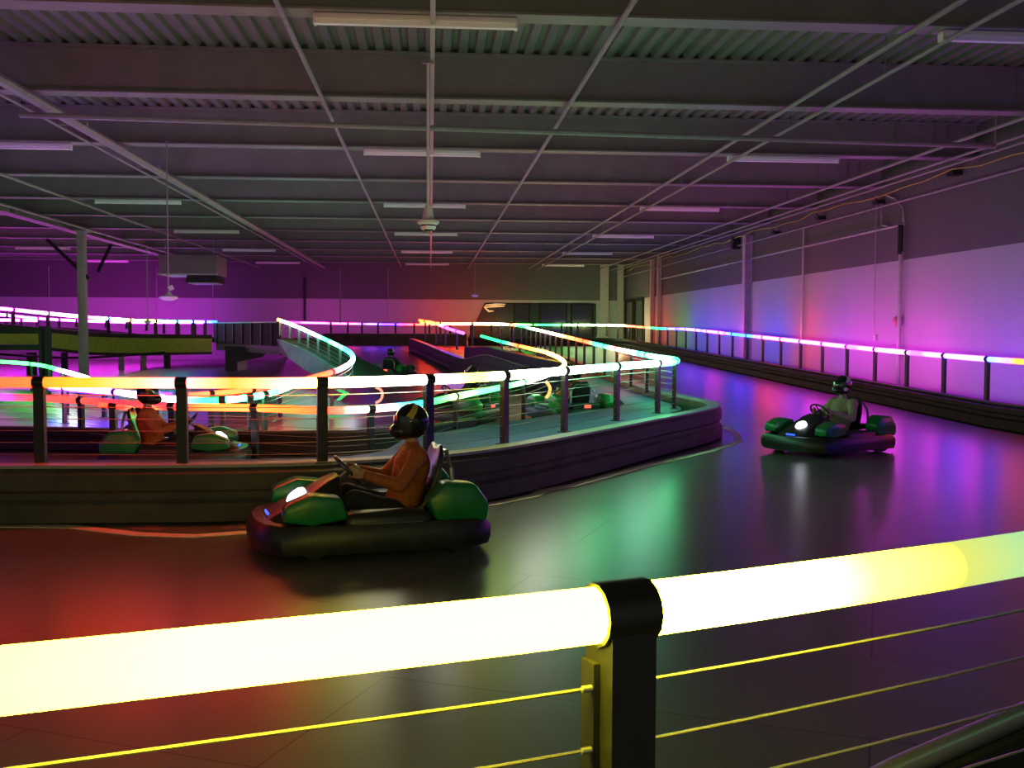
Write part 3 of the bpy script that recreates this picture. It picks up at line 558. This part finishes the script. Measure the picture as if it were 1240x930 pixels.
# upright bent tube ends: the yellow arc and the pink arc
for lb, pts, c, Yd in (('small yellow curved tube standing behind the sixth island post', [(661, 462), (665, 467), (666, 472), (664, 478), (661, 482)], (1.4, .7, .12), 18.5), ('small pink curved tube near the green arrow', [(455, 469), (461, 472), (463, 478), (461, 484), (455, 488)], (1.0, .35, .25), 20)):
    m = MB().tube(catmull([P(x, y, Y=Yd) for x, y in pts], 8), .028, 10); o = m.build('light_tube', 'led', smooth=True)
    at = o.data.color_attributes.new('led', 'FLOAT_COLOR', 'POINT')
    for d in at.data: d.color = (*c, 1)
    tag(o, lb, 'light tube')
# green arrow sign
q = [P(x, y, Y=20.5) for x, y in ((406, 472), (412, 471.5), (423, 476), (412, 485), (407, 485), (415, 476.5))]
tag(MB().prism(q, (0, .05, 0)).build('arrow_sign', 'greenled'), 'small glowing green arrow seen below the island tube', 'arrow sign')

# ------------------------------------------------------------------ the raised deck at the left
def strip(ptsA, ptsB, thick):  # vertical band between an upper and a lower line with depth
    m = MB(); n = len(ptsA); q = []
    for a, b in zip(ptsA, ptsB): q += [a, b, b+V((0, thick, 0)), a+V((0, thick, 0))]
    fs = [(i*4+k, i*4+(k+1) % 4, (i+1)*4+(k+1) % 4, (i+1)*4+k) for i in range(n-1) for k in range(4)]+[(0, 1, 2, 3), tuple(reversed(range(4*n-4, 4*n)))]
    return m.add(q, fs)
DX = [-60, 0, 62, 110, 150, 200, 256]; DY = [38.5, 40.5, 43, 45, 46.5, 48.5, 50.5]
TU = [394, 397, 402.5, 407, 408.5, 409, 409.5]; TL = [412, 417, 421, 426.5, 427.5, 427, 426]
t = thing('raised_deck', 'raised track deck with a lime green side at left', 'deck', tuple(P(110, 426, Y=45)))
A = [P(x, y, Y=d) for x, y, d in zip(DX, TU, DY)]; B = [P(x, y, Y=d) for x, y, d in zip(DX, TL, DY)]
strip(A, B, .1).build('green_fascia', 'green', t)
strip([a+V((0, -.02, .16)) for a in A], [a+V((0, -.02, -.02)) for a in A], .2).build('edge_kerb', 'barrier', t)
strip([b+V((0, -.02, .0)) for b in B], [b+V((0, -.02, -.12)) for b in B], .2).build('bottom_beam', 'brown', t)
m = MB(); q = []
for a in A: q += [a+V((0, .1, -.05)), a+V((0, 11, -.05)), a+V((0, 11, -.2)), a+V((0, .1, -.2))]
m.add(q, [(i*4+k, i*4+(k+1) % 4, (i+1)*4+(k+1) % 4, (i+1)*4+k) for i in range(len(A)-1) for k in range(4)]); m.build('deck_plate', 'darkpanel', t)
for px, w, mt in ((36, 10, 'brown'), (76, 6, 'brown'), (98, 8, 'brown'), (145, 5, 'column'), (172, 5, 'column'), (201, 7, 'brown')):
    d = 41+px*.04; p0 = P(px-w/2, 427, Y=d); p1 = P(px+w/2, 427, Y=d)
    MB().box(((p0.x+p1.x)/2, d+.2, p0.z/2), (p1.x-p0.x, .25, p0.z)).build('column', mt, t)
m = MB().tube([P(x, y, Y=41) for x, y in ((-20, 428), (0, 429), (40, 431.5), (70, 433), (110, 433), (150, 430.5), (200, 427))], .05, 6); m.build('pipe_run', 'post', t, smooth=True)
# nearer dark frame at far left: slab end and twin posts
t = thing('steel_frame', 'dark twin-post frame before the green deck at far left', 'frame', tuple(P(55, 455, Y=30)))
for a0, a1, y0 in ((48, 53, 395), (55, 62, 395)):
    p0 = P(a0, y0, Y=36); p1 = P(a1, 462, Y=36); MB().box(((p0.x+p1.x)/2, 36, p0.z/2), (p1.x-p0.x, .25, p0.z)).build('post', 'brown', t)
p0 = P(-60, 396.5, Y=36); p1 = P(48, 404, Y=36); MB().box(((p0.x+p1.x)/2, 36.1, (p0.z+p1.z)/2), (p1.x-p0.x, .4, p0.z-p1.z)).build('beam', 'brown', t)
p0 = P(-60, 417, Y=36); p1 = P(48, 424, Y=36); MB().box(((p0.x+p1.x)/2, 36.1, (p0.z+p1.z)/2), (p1.x-p0.x, .4, p0.z-p1.z)).build('beam', 'brown', t)
# rails on the deck
def deck_base(A):
    def f(x, y):
        for a, b in zip(A, A[1:]):
            if a.x <= x <= b.x: return a.z+(b.z-a.z)*(x-a.x)/(b.x-a.x)
        return A[0].z if x < A[0].x else A[-1].z
    return f
db = deck_base(A)
path = Path([P(-60, 368, Y=38.8), P(0, 373.5, Y=40.8), P(58, 379.5, Y=43.1), P(97, 383.3, Y=44.7), P(132, 386, Y=46), P(160, 388, Y=47.1), P(190, 389, Y=48.3), P(233, 389.5, Y=49.8), P(262, 389.8, Y=50.9)])
pp = [path.near(x) for x in (-25, 16, 58, 97, 131, 157, 188, 214, 233, 248)]
st = [(path.near(x), c) for x, c in ((-40, MA), (0, (7, 2, 7)), (16, (7, 3, 7)), (58, (7, 4.6, 7)), (97, (6, 5, 6)), (103, (6, 2.6, 5)), (115, (6, 2.6, 4)), (125, (4, 5, 6)), (150, (4.6, 5, 5)), (160, (5, 4.4, 2.4)), (188, (5, 4.4, 2.6)), (193, (2, 4.4, 4.6)), (230, (1.4, 3.6, 4)), (240, (4, 1, 6)), (256, (.2, 1.6, 6)), (262, (.1, 1.8, 3.5)))]
railing('deck_railing', 'upper pink-white glowing railing along the front of the green deck', path, pp, st, db, pw=.16, r=.065, colour_gain=1.8, hue=4)
path = Path([P(-60, 377, Y=52), P(0, 381, Y=54), P(30, 384, Y=55), P(50, 386, Y=56), P(100, 388.5, Y=57.3), P(160, 390.2, Y=58.5), P(250, 390.6, Y=60)])
pp = [path.near(x) for x in (-30, 8, 45, 71, 92, 128, 153, 177, 198, 216, 236)]
st = [(path.near(x), c) for x, c in ((-40, MA), (0, (8, 4, 8)), (20, (8, 2.5, 8)), (33, (6, 2.4, 8)), (38, (1, 3.5, 8)), (45, (7, 3, 8)), (95, (8, 3.4, 8)), (160, (8, 3.4, 8)), (240, (7, 3, 8)))]
railing('deck_railing', 'lower pink glowing railing along the far side of the green deck', path, pp, st, lambda x, y: db(x, y)-.05, pw=.14, r=.065, colour_gain=3, hue=4)
path = Path([P(-60, 388, Y=49), P(0, 387.5, Y=50), P(45, 388, Y=51)])
railing('deck_railing', 'short pink rail at the extreme left of the deck', path, [path.L*.3, path.L*.8], [(0, MA), (path.L, (7, 2.4, 7))], lambda x, y: db(x, y)-.05, pw=.14, r=.07)
# dark panelled corner of the deck
p0 = P(260, 392, Y=48.5); p1 = P(338, 392, Y=40); z0 = 2.1; z1 = 1.2; dv = (p1-p0); dv.z = 0; u = dv.normalized(); nn = V((-u.y, u.x, 0))
if nn.y < 0: nn = -nn
t = thing('bridge_corner', 'dark panelled corner of the raised track before the back wall', 'bridge', tuple(V((p0.x, p0.y, 0))))
m = MB(); c = (p0+p1)/2; m.box((c.x, c.y, (z0+z1)/2), (dv.length, .12, z0-z1), ax=u, ay=nn); m.build('side_panel', 'darkpanel', t)
m = MB().box((c.x, c.y, z0), (dv.length+.1, .2, .05), ax=u, ay=nn); m.build('top_rail', 'post', t)
for k in range(7):
    e = p0.lerp(p1, (k+.5)/7)-nn*.08; MB().box((e.x, e.y, (z0+z1)/2), (.06, .06, z0-z1), ax=u, ay=nn).build('batten', 'brown', t)
m = MB().box((c.x+nn.x*.5, c.y+nn.y*.5, z1-.17), (dv.length, .9, .34), ax=u, ay=nn); m.build('floor_beam', 'brown', t)
for px, w, mt in ((272, 13, 'brown'), (286, 10, 'column')):
    e = P(px, 430, Y=44); e1 = P(px+w, 430, Y=44); MB().box((e.x, 45+.4, z1/2-.1), (e1.x-e.x, .3, z1)).build('column', mt, t)
e = P(300, 425, Y=44.5); MB().prism([(e.x-1.0, 44.4, z1-.1), (e.x+1.1, 44.4, z1-.1), (e.x+.6, 44.4, z1-.55), (e.x-.6, 44.4, z1-.8)], (0, .2, 0)).build('gusset', 'brown', t)
# ramp body
def ramp_pt(px, py, Y): return P(px, py, Y=Y)
top = [ramp_pt(335, 410, 38.2), ramp_pt(362, 421, 35), ramp_pt(385, 434, 32), ramp_pt(412, 451, 28.2), ramp_pt(424, 461, 26)]
bot = [ramp_pt(339, 427, 38.2), ramp_pt(350, 434, 35.6), ramp_pt(368, 447, 33), ramp_pt(392, 462, 29.5), ramp_pt(410, 470, 27)]
t = thing('ramp', 'blue-grey sided ramp descending from the raised track towards the hairpin', 'ramp', (top[2].x, top[2].y, 0))
m = MB(); q = top+bot; n = 5
q = top+bot+[p+V((.5, .1, 0)) for p in top]+[p+V((.5, .1, 0)) for p in bot]
fs = []
for i in range(4): fs += [(i, i+1, 5+i+1, 5+i), (10+i, 15+i, 16+i, 11+i), (i, 10+i, 11+i, i+1), (5+i, 6+i, 16+i, 15+i)]
fs += [(0, 5, 15, 10), (4, 14, 19, 9)]
m.add(q, fs); m.build('side_fascia', 'rampside', t)
m = MB(); q = []
for p in top: q += [p+V((.1, 0, .02)), p+V((1.2, .5, .02)), p+V((1.2, .5, -.12)), p+V((.1, 0, -.12))]
m.add(q, [(i*4+k, i*4+(k+1) % 4, (i+1)*4+(k+1) % 4, (i+1)*4+k) for i in range(4) for k in range(4)]+[(0, 1, 2, 3), (16, 19, 18, 17)]); m.build('deck_plate', 'darkpanel', t)

# ------------------------------------------------------------------ walkway inside the island and the painted line round it
edge = Path([(-14, 10.32, 0), (-4.1, 10.28, 0), (-1.2, 10.34, 0), (-.12, 10.9, 0), (.68, 11.7, 0), (1.8, 13.35, 0), (3.08, 15.25, 0), (3.98, 16.65, 0), (4.36, 17.7, 0), (4.42, 19.5, 0), (4.42, 32, 0)])
ds = edge.between(0, edge.L, .4); q = []; zt = .5
for d in ds:
    p = edge.at(d); tg = edge.tan(d); l = V((-tg.y, tg.x, 0)); w = .55+.95*sst(-.6, 1.2, p.x); w = w-.75*sst(15, 20, p.y)
    h = H(p.x, p.y); z = max(zt, h+.1)+max(0, p.y-22)*.02; q += [V((p.x, p.y, z)), V((p.x+l.x*w, p.y+l.y*w, z)), V((p.x+l.x*w, p.y+l.y*w, h)), V((p.x, p.y, h))]
n = len(ds); m = MB().add(q, [(i*4+k, i*4+(k+1) % 4, (i+1)*4+(k+1) % 4, (i+1)*4+k) for i in range(n-1) for k in range(4)]+[(0, 1, 2, 3), (4*n-4, 4*n-1, 4*n-2, 4*n-3)])
tag(m.build('walkway', 'walkway'), 'low blue-grey walkway along the inside of the island barrier', 'walkway')
ln = [(-14, 10.0), (-6, 9.95), (-4.04, 9.9), (-3.33, 9.82), (-2.62, 9.42), (-2.1, 9.3), (-1.66, 9.45), (-.6, 9.85), (.42, 10.62), (1.15, 11.36), (1.3, 11.75), (1.68, 12.1), (2.95, 13.85), (4.35, 15.55), (5.15, 16.85), (5.5, 18.2), (5.62, 19.5), (5.4, 20.3), (5.2, 20.7)]
m = MB(); path = Path([(x, y, .006) for x, y in ln], smooth=False); ds = path.between(0, path.L, .3); q = []
for d in ds:
    p = path.at(d); tg = path.tan(d); l = V((-tg.y, tg.x, 0)); q += [p-l*.07, p+l*.07, p+l*.07-V((0, 0, .005)), p-l*.07-V((0, 0, .005))]
m.add(q, [(i*4+k, i*4+(k+1) % 4, (i+1)*4+(k+1) % 4, (i+1)*4+k) for i in range(len(ds)-1) for k in range(4)])
tag(m.build('track_line', 'line'), 'pale painted line on the floor round the island barrier', 'floor line')
def patch(poly, label, mt='kerb'):
    return tag(MB().prism([(x, y, .001) for x, y in poly], (0, 0, .004)).build('kerb_patch', mt), label, 'floor marking', 'kerb patches on the floor along the island barrier')
def pz(px, py): q = P(px, py, z=.003); return (q.x, q.y)
patch([pz(110, 632), pz(206, 631), pz(196, 642), pz(168, 642)], 'beige painted kerb patch at the left end of the island barrier')
patch([pz(282, 630), pz(345, 628), pz(330, 640), pz(270, 641)], 'second beige kerb patch along the barrier foot, under the near kart')
patch([pz(596, 603), pz(642, 588), pz(637, 583), pz(600, 592)], 'beige kerb patch where the painted line steps inward')
patch([pz(700, 566), pz(770, 552), pz(776, 545), pz(720, 557)], 'dim kerb patch along the curved barrier foot')
patch([pz(842, 541), pz(868, 531), pz(866, 522), pz(848, 533)], 'kerb patch inside the painted line at the barrier tip')

# ------------------------------------------------------------------ karts
def rbox(c, d, bev, name, mt, parent, **k): return MB().box(c, d, **k).build(name, mt, parent, bevel=bev, seg=3)
def make_kart(label, head='headlight', detail=True):
    t = bpy.data.objects.new('racing_kart', None); COL.objects.link(t); tag(t, label, 'kart', 'racing karts on the track')
    # low wrap-round bumper
    out = [(.88, -.42), (.93, -.2), (.94, 0), (.93, .2), (.88, .42), (.74, .6), (.4, .66), (0, .67), (-.45, .67), (-.74, .66), (-.86, .56), (-.88, .3), (-.88, 0), (-.88, -.3), (-.86, -.56), (-.74, -.66), (-.45, -.67), (0, -.67), (.4, -.66), (.74, -.6)]
    m = MB(); q = []; n = len(out)
    for (s, z) in ((1, .06), (1.02, .12), (1.02, .2), (.97, .27), (.88, .27), (.86, .08)):
        for (x, y) in out: q.append((x*s if abs(s) else x, y*s, z))
    fs = [(i*n+k, i*n+(k+1) % n, ((i+1) % 6)*n+(k+1) % n, ((i+1) % 6)*n+k) for i in range(6) for k in range(n)]
    m.add(q, fs).build('bumper', 'kart', t, smooth=True)
    rbox((0, 0, .085), (1.55, 1.1, .04), .01, 'floor_pan', 'kart', t)
    # nose fairing rising to the dash
    m = MB(); secs = [(.84, .36, .1, .26), (.7, .38, .1, .34), (.5, .34, .12, .44), (.34, .26, .16, .54), (.24, .2, .24, .58)]; q = []
    for x, w, z0, z1 in secs: q += [(x, -w, z0), (x, -w*1.02, (z0+z1)/2), (x, -w*.62, z1), (x, w*.62, z1), (x, w*1.02, (z0+z1)/2), (x, w, z0)]
    fs = [(i*6+k, i*6+(k+1) % 6, (i+1)*6+(k+1) % 6, (i+1)*6+k) for i in range(4) for k in range(6)]+[tuple(range(6)), tuple(reversed(range(24, 30)))]
    nose = m.add(q, fs).build('nose_fairing', 'kart', t, bevel=.02)
    MB().lathe((.575, 0, .415), [(.085, -.02), (.085, .012), (.06, .03), (.02, .034)], 18, (.6, 0, .8)).build('headlamp', head, nose, smooth=True)
    MB().box((.79, 0, .27), (.02, .16, .08), ax=(.8, 0, -.55), az=(.55, 0, .8)).build('number_display', 'blueled', nose, bevel=.006)
    for s in (-1, 1):
        m = MB(); m.prism([(.52, s*.36, .26), (.74, s*.36, .30), (.72, s*.36, .42), (.52, s*.36, .5), (.3, s*.36, .47), (.24, s*.36, .3)], (0, s*.22, 0)); m.build('front_fender', 'kgreen', t, bevel=.035)
        m = MB(); m.prism([(-.42, s*.4, .26), (-.36, s*.4, .42), (-.5, s*.4, .56), (-.74, s*.4, .54), (-.86, s*.4, .38), (-.84, s*.4, .24)], (0, s*.23, 0)); m.build('rear_fender', 'kgreen', t, bevel=.04)
        rbox((-.06, s*.5, .24), (.72, .26, .22), .05, 'side_pod', 'kart', t, tx=.9, ty=.85)
        rbox((-.06, s*.635, .25), (.5, .02, .05), .006, 'side_stripe', 'kgrey', t)
        for x, r, w in ((.5, .13, .13), (-.62, .15, .19)):
            wl = MB().lathe((x, s*.47, r), [(r*.55, -w/2), (r*.95, -w/2), (r, -w/3), (r, w/3), (r*.95, w/2), (r*.55, w/2)], 20, (0, 1, 0)).build('wheel', 'tyre', t, smooth=True)
            if detail: MB().lathe((x, s*.47, r), [(r*.2, -w*.4), (r*.55, -w*.46), (r*.55, w*.46), (r*.2, w*.4)], 14, (0, 1, 0)).build('rim', 'kgrey', wl, smooth=True)
    m = MB(); m.sweep([(-.5, .24, .16), (-.5, .25, .5)], [(0, 0), (.05, 0), (.05, .02), (0, .02)])
    m = MB(); q = []; secs = [(.05, .2, .14), (-.12, .22, .13), (-.34, .23, .16), (-.47, .23, .36), (-.54, .21, .6), (-.57, .15, .76)]
    for x, w, z in secs: q += [(x, -w, z+.1), (x, -w*.8, z), (x, w*.8, z), (x, w, z+.1), (x-.05, w*1.1, z+.09), (x-.05, w*.8, z-.04), (x-.05, -w*.8, z-.04), (x-.05, -w*1.1, z+.09)]
    fs = [(i*8+k, i*8+(k+1) % 8, (i+1)*8+(k+1) % 8, (i+1)*8+k) for i in range(5) for k in range(8)]+[tuple(range(8)), tuple(reversed(range(40, 48)))]
    m = MB().add(q, fs); m.build('seat', 'seat', t, smooth=True, sub=1)
    c = V((.16, 0, .6)); ax = V((-.75, 0, .66)).normalized(); u = V((0, 1, 0)); w = ax.cross(u)
    sw = MB().tube([c+(u*math.cos(2*math.pi*k/20)*.15+w*math.sin(2*math.pi*k/20)*.15) for k in range(21)], .014, 8)
    for k in range(3): a = 2*math.pi*k/3+.5; sw.tube([c, c+(u*math.cos(a)+w*math.sin(a))*.15], .01, 6)
    sw.lathe(c, [(.04, -.015), (.04, .02)], 12, ax)
    swo = sw.build('steering_wheel', 'kart', t, smooth=True); MB().tube([c, c-ax*.36], .015, 8).build('steering_column', 'kgrey', t, smooth=True)
    rbox((-.74, 0, .26), (.22, .62, .26), .04, 'rear_housing', 'kart', t)
    m = MB().tube([(-.66, -.27, .3), (-.64, -.25, .62), (-.63, -.14, .74), (-.63, .14, .74), (-.64, .25, .62), (-.66, .27, .3)], .02, 8); m.build('roll_hoop', 'kgrey', t, smooth=True)
    MB().box((-.862, 0, .33), (.02, .14, .06)).build('tail_lamp', 'redled', t, bevel=.006)
    return t
def to_mesh(o):
    dg = bpy.context.evaluated_depsgraph_get(); return bpy.data.meshes.new_from_object(o.evaluated_get(dg))
def fuse(m, name, mt, parent, vox, sub=0, smooth=4):
    o = m.build(name, mt, parent); md = o.modifiers.new('r', 'REMESH'); md.mode = 'VOXEL'; md.voxel_size = vox; md.use_smooth_shade = True
    ms = o.modifiers.new('s', 'SMOOTH'); ms.iterations = smooth; ms.factor = .5
    me = to_mesh(o); o.modifiers.clear(); o.data = me; me.name = name
    for p in me.polygons: p.use_smooth = True
    if not me.materials: me.materials.append(M[mt])
    return o
def limb(m, a, b, ra, rb, n=12):
    a = V(a); b = V(b); m.ell(a, (ra,)*3, n, 7); m.ell(b, (rb,)*3, n, 7); m.tube([a, b], [ra, rb], n)
def make_driver(label, shirt, stripe):
    """seated, knees up, both hands closed on the wheel; faces +X"""
    body = MB(); sh = MB(); tr = MB()
    def torso(m, e):
        m.ell((-.27, 0, .27), (.15+e, .17+e, .13+e)); m.ell((-.33, 0, .43), (.125+e, .155+e, .17+e)); m.ell((-.38, 0, .62), (.13+e, .185+e, .17+e))
        m.tube([(-.27, 0, .28), (-.33, 0, .45), (-.38, 0, .66)], [.13+e, .13+e, .14+e], 14)
        for s in (-1, 1): m.ell((-.38, s*.175, .71), (.075+e, .075+e, .07+e))
    def arm(m, s, e, hand=True):
        limb(m, (-.38, s*.19, .71), (-.2, s*.31, .5), .056+e, .045+e); limb(m, (-.2, s*.31, .5), (.03, s*.19, .575), .044+e, .03+e)
    def leg(m, s, e):
        limb(m, (-.24, s*.1, .25), (.14, s*.2, .4), .088+e, .062+e); limb(m, (.14, s*.2, .4), (.46, s*.14, .2), .058+e, .038+e)
    torso(body, 0); limb(body, (-.38, 0, .74), (-.37, 0, .87), .055, .055)
    body.ell((-.36, 0, .97), (.1, .078, .12), 18, 12); body.ell((-.262, 0, .955), (.02, .014, .022)); body.ell((-.3, 0, .9), (.05, .045, .035))
    for s in (-1, 1):
        body.ell((-.365, s*.08, .96), (.02, .012, .03)); arm(body, s, 0); leg(body, s, 0)
        body.ell((.075, s*.17, .59), (.05, .022, .042))
        for k in range(4):   # fingers wrapped over the rim
            z = .555+.024*k; a = (.1, s*(.168-.004*k), z); b = (.145, s*.15, z+.012); c = (.165, s*(.118+.003*k), z+.012); d = (.145, s*.105, z+.004)
            limb(body, a, b, .011, .0105, 8); limb(body, b, c, .0105, .01, 8); limb(body, c, d, .01, .009, 8)
        limb(body, (.07, s*.15, .61), (.1, s*.13, .64), .013, .012, 8); limb(body, (.1, s*.13, .64), (.135, s*.125, .655), .012, .01, 8)
        limb(body, (.46, s*.14, .17), (.6, s*.14, .23), .04, .03)
    o = fuse(body, 'person', 'skin', None, .009, smooth=3); tag(o, label, 'person', 'drivers seated in the karts')
    torso(sh, .014); limb(sh, (-.38, 0, .74), (-.375, 0, .8), .066, .062)
    for s in (-1, 1): arm(sh, s, .013)
    fuse(sh, 'sweatshirt', shirt, o, .014)
    tr.ell((-.26, 0, .26), (.168, .188, .135)); 
    for s in (-1, 1): leg(tr, s, .014)
    fuse(tr, 'trousers', 'trouser', o, .014)
    for s in (-1, 1): m = MB(); m.ell((.5, s*.14, .16), (.06, .05, .05)); m.ell((.56, s*.14, .2), (.085, .047, .045)); m.ell((.62, s*.14, .235), (.05, .044, .04)); fuse(m, 'shoe', 'dark', o, .012)
    # full-face helmet
    m = MB(); m.ell((-.37, 0, .985), (.145, .125, .15), 24, 16); m.ell((-.3, 0, .91), (.12, .1, .075), 20, 12); h = fuse(m, 'helmet', 'helmet', o, .012, smooth=6)
    m = MB(); q = []
    for j, z in enumerate((.945, .975, 1.005, 1.035)):
        for k in range(11):
            a = math.radians(-72+14.4*k); rx = .152-.006*abs(j-1.2); q.append((-.368+rx*math.cos(a), .134*math.sin(a), z))
    m.add(q, [(j*11+k, j*11+k+1, (j+1)*11+k+1, (j+1)*11+k) for j in range(3) for k in range(10)]); m.build('visor', 'visor', h, smooth=True)
    for s, mt in ((1, stripe[0]), (-1, stripe[1])):
        m = MB(); q = []
        for j in range(9):
            th = .25+.14*j
            for k in (0, 1): ph = s*(1.75+.5*k-.1*j); r = 1.035; q.append((-.37+.145*r*math.sin(th)*math.cos(ph), .125*r*math.sin(th)*math.sin(ph), .985+.15*r*math.cos(th)))
        m.add(q, [(2*j, 2*j+1, 2*j+3, 2*j+2) for j in range(8)]); m.build('helmet_stripe', mt, h, smooth=True)
        m = MB(); m.ell((-.31, s*.105, .93), (.05, .022, .035)); m.build('helmet_panel', stripe[2], h, smooth=True)
    return o
def place(o, p, ang, sc=1.0):
    o.location = (p.x, p.y, H(p.x, p.y)+.002); o.rotation_euler = (0, 0, ang); o.scale = (sc,)*3
k0 = make_kart('black kart with a white headlamp on the purple-lit floor at right')
d0 = make_driver('driver in a tan sweatshirt and black helmet, in the right-hand kart', 'tan', ('hwhite', 'hred', 'hwhite'))
k1r = make_kart('dark kart nearest the camera, nose to the left beside the island barrier')
d1r = make_driver('driver in an orange sweatshirt, in the kart nearest the camera', 'orange', ('hyel', 'hyel', 'dark'))
k2r = make_kart('dark kart driving away on the farthest lane, red tail lamp showing')
d2r = make_driver('driver in dark clothing, in the farthest kart seen from behind', 'dark', ('hwhite', 'hwhite', 'dark'))
index_kids()
place(k0, P(1000, 546, z=0), math.radians(-150), 1.02); place(d0, P(1000, 546, z=0), math.radians(-150), 1.02)
pk = P(445, 657, z=0); place(k1r, pk, math.radians(194), 1.06); place(d1r, pk, math.radians(194), 1.06)
pk = V((-1.35, 39.0, 0)); place(k2r, pk, math.radians(70), 1.0); place(d2r, pk, math.radians(70), 1.0)
def more(k, d, klabel, dlabel, p, ang):
    a = copy_tree(k); b = copy_tree(d); place(a, p, ang); place(b, p, ang); a['label'] = klabel; b['label'] = dlabel; return a
pk = P(215, 566, z=0); a = more(k0, d1r, 'dark kart behind the island cables at left, lilac headlamp to the right', 'driver in an orange sweatshirt behind the island cables at left', pk, math.radians(4))
pk = P(560, 510, z=0); more(k2r, d2r, 'dark kart behind the island cables, red tail lamp by the fifth island post', 'driver in dark clothing behind the cables near the fifth island post', V((pk.x-.15, pk.y, 0)), math.radians(150))
pk = V((2.75, 20.6, 0)); more(k2r, d1r, 'kart inside the tip of the island, red tail lamp just right of the sixth post', 'driver in an orange sweatshirt inside the tip of the island', pk, math.radians(110))

# world: faint added fill light, entering where no wall is built behind the camera
w = bpy.data.worlds.new('world'); S.world = w; w.use_nodes = True
w.node_tree.nodes['Background'].inputs[0].default_value = (1, .95, .85, 1); w.node_tree.nodes['Background'].inputs[1].default_value = .22
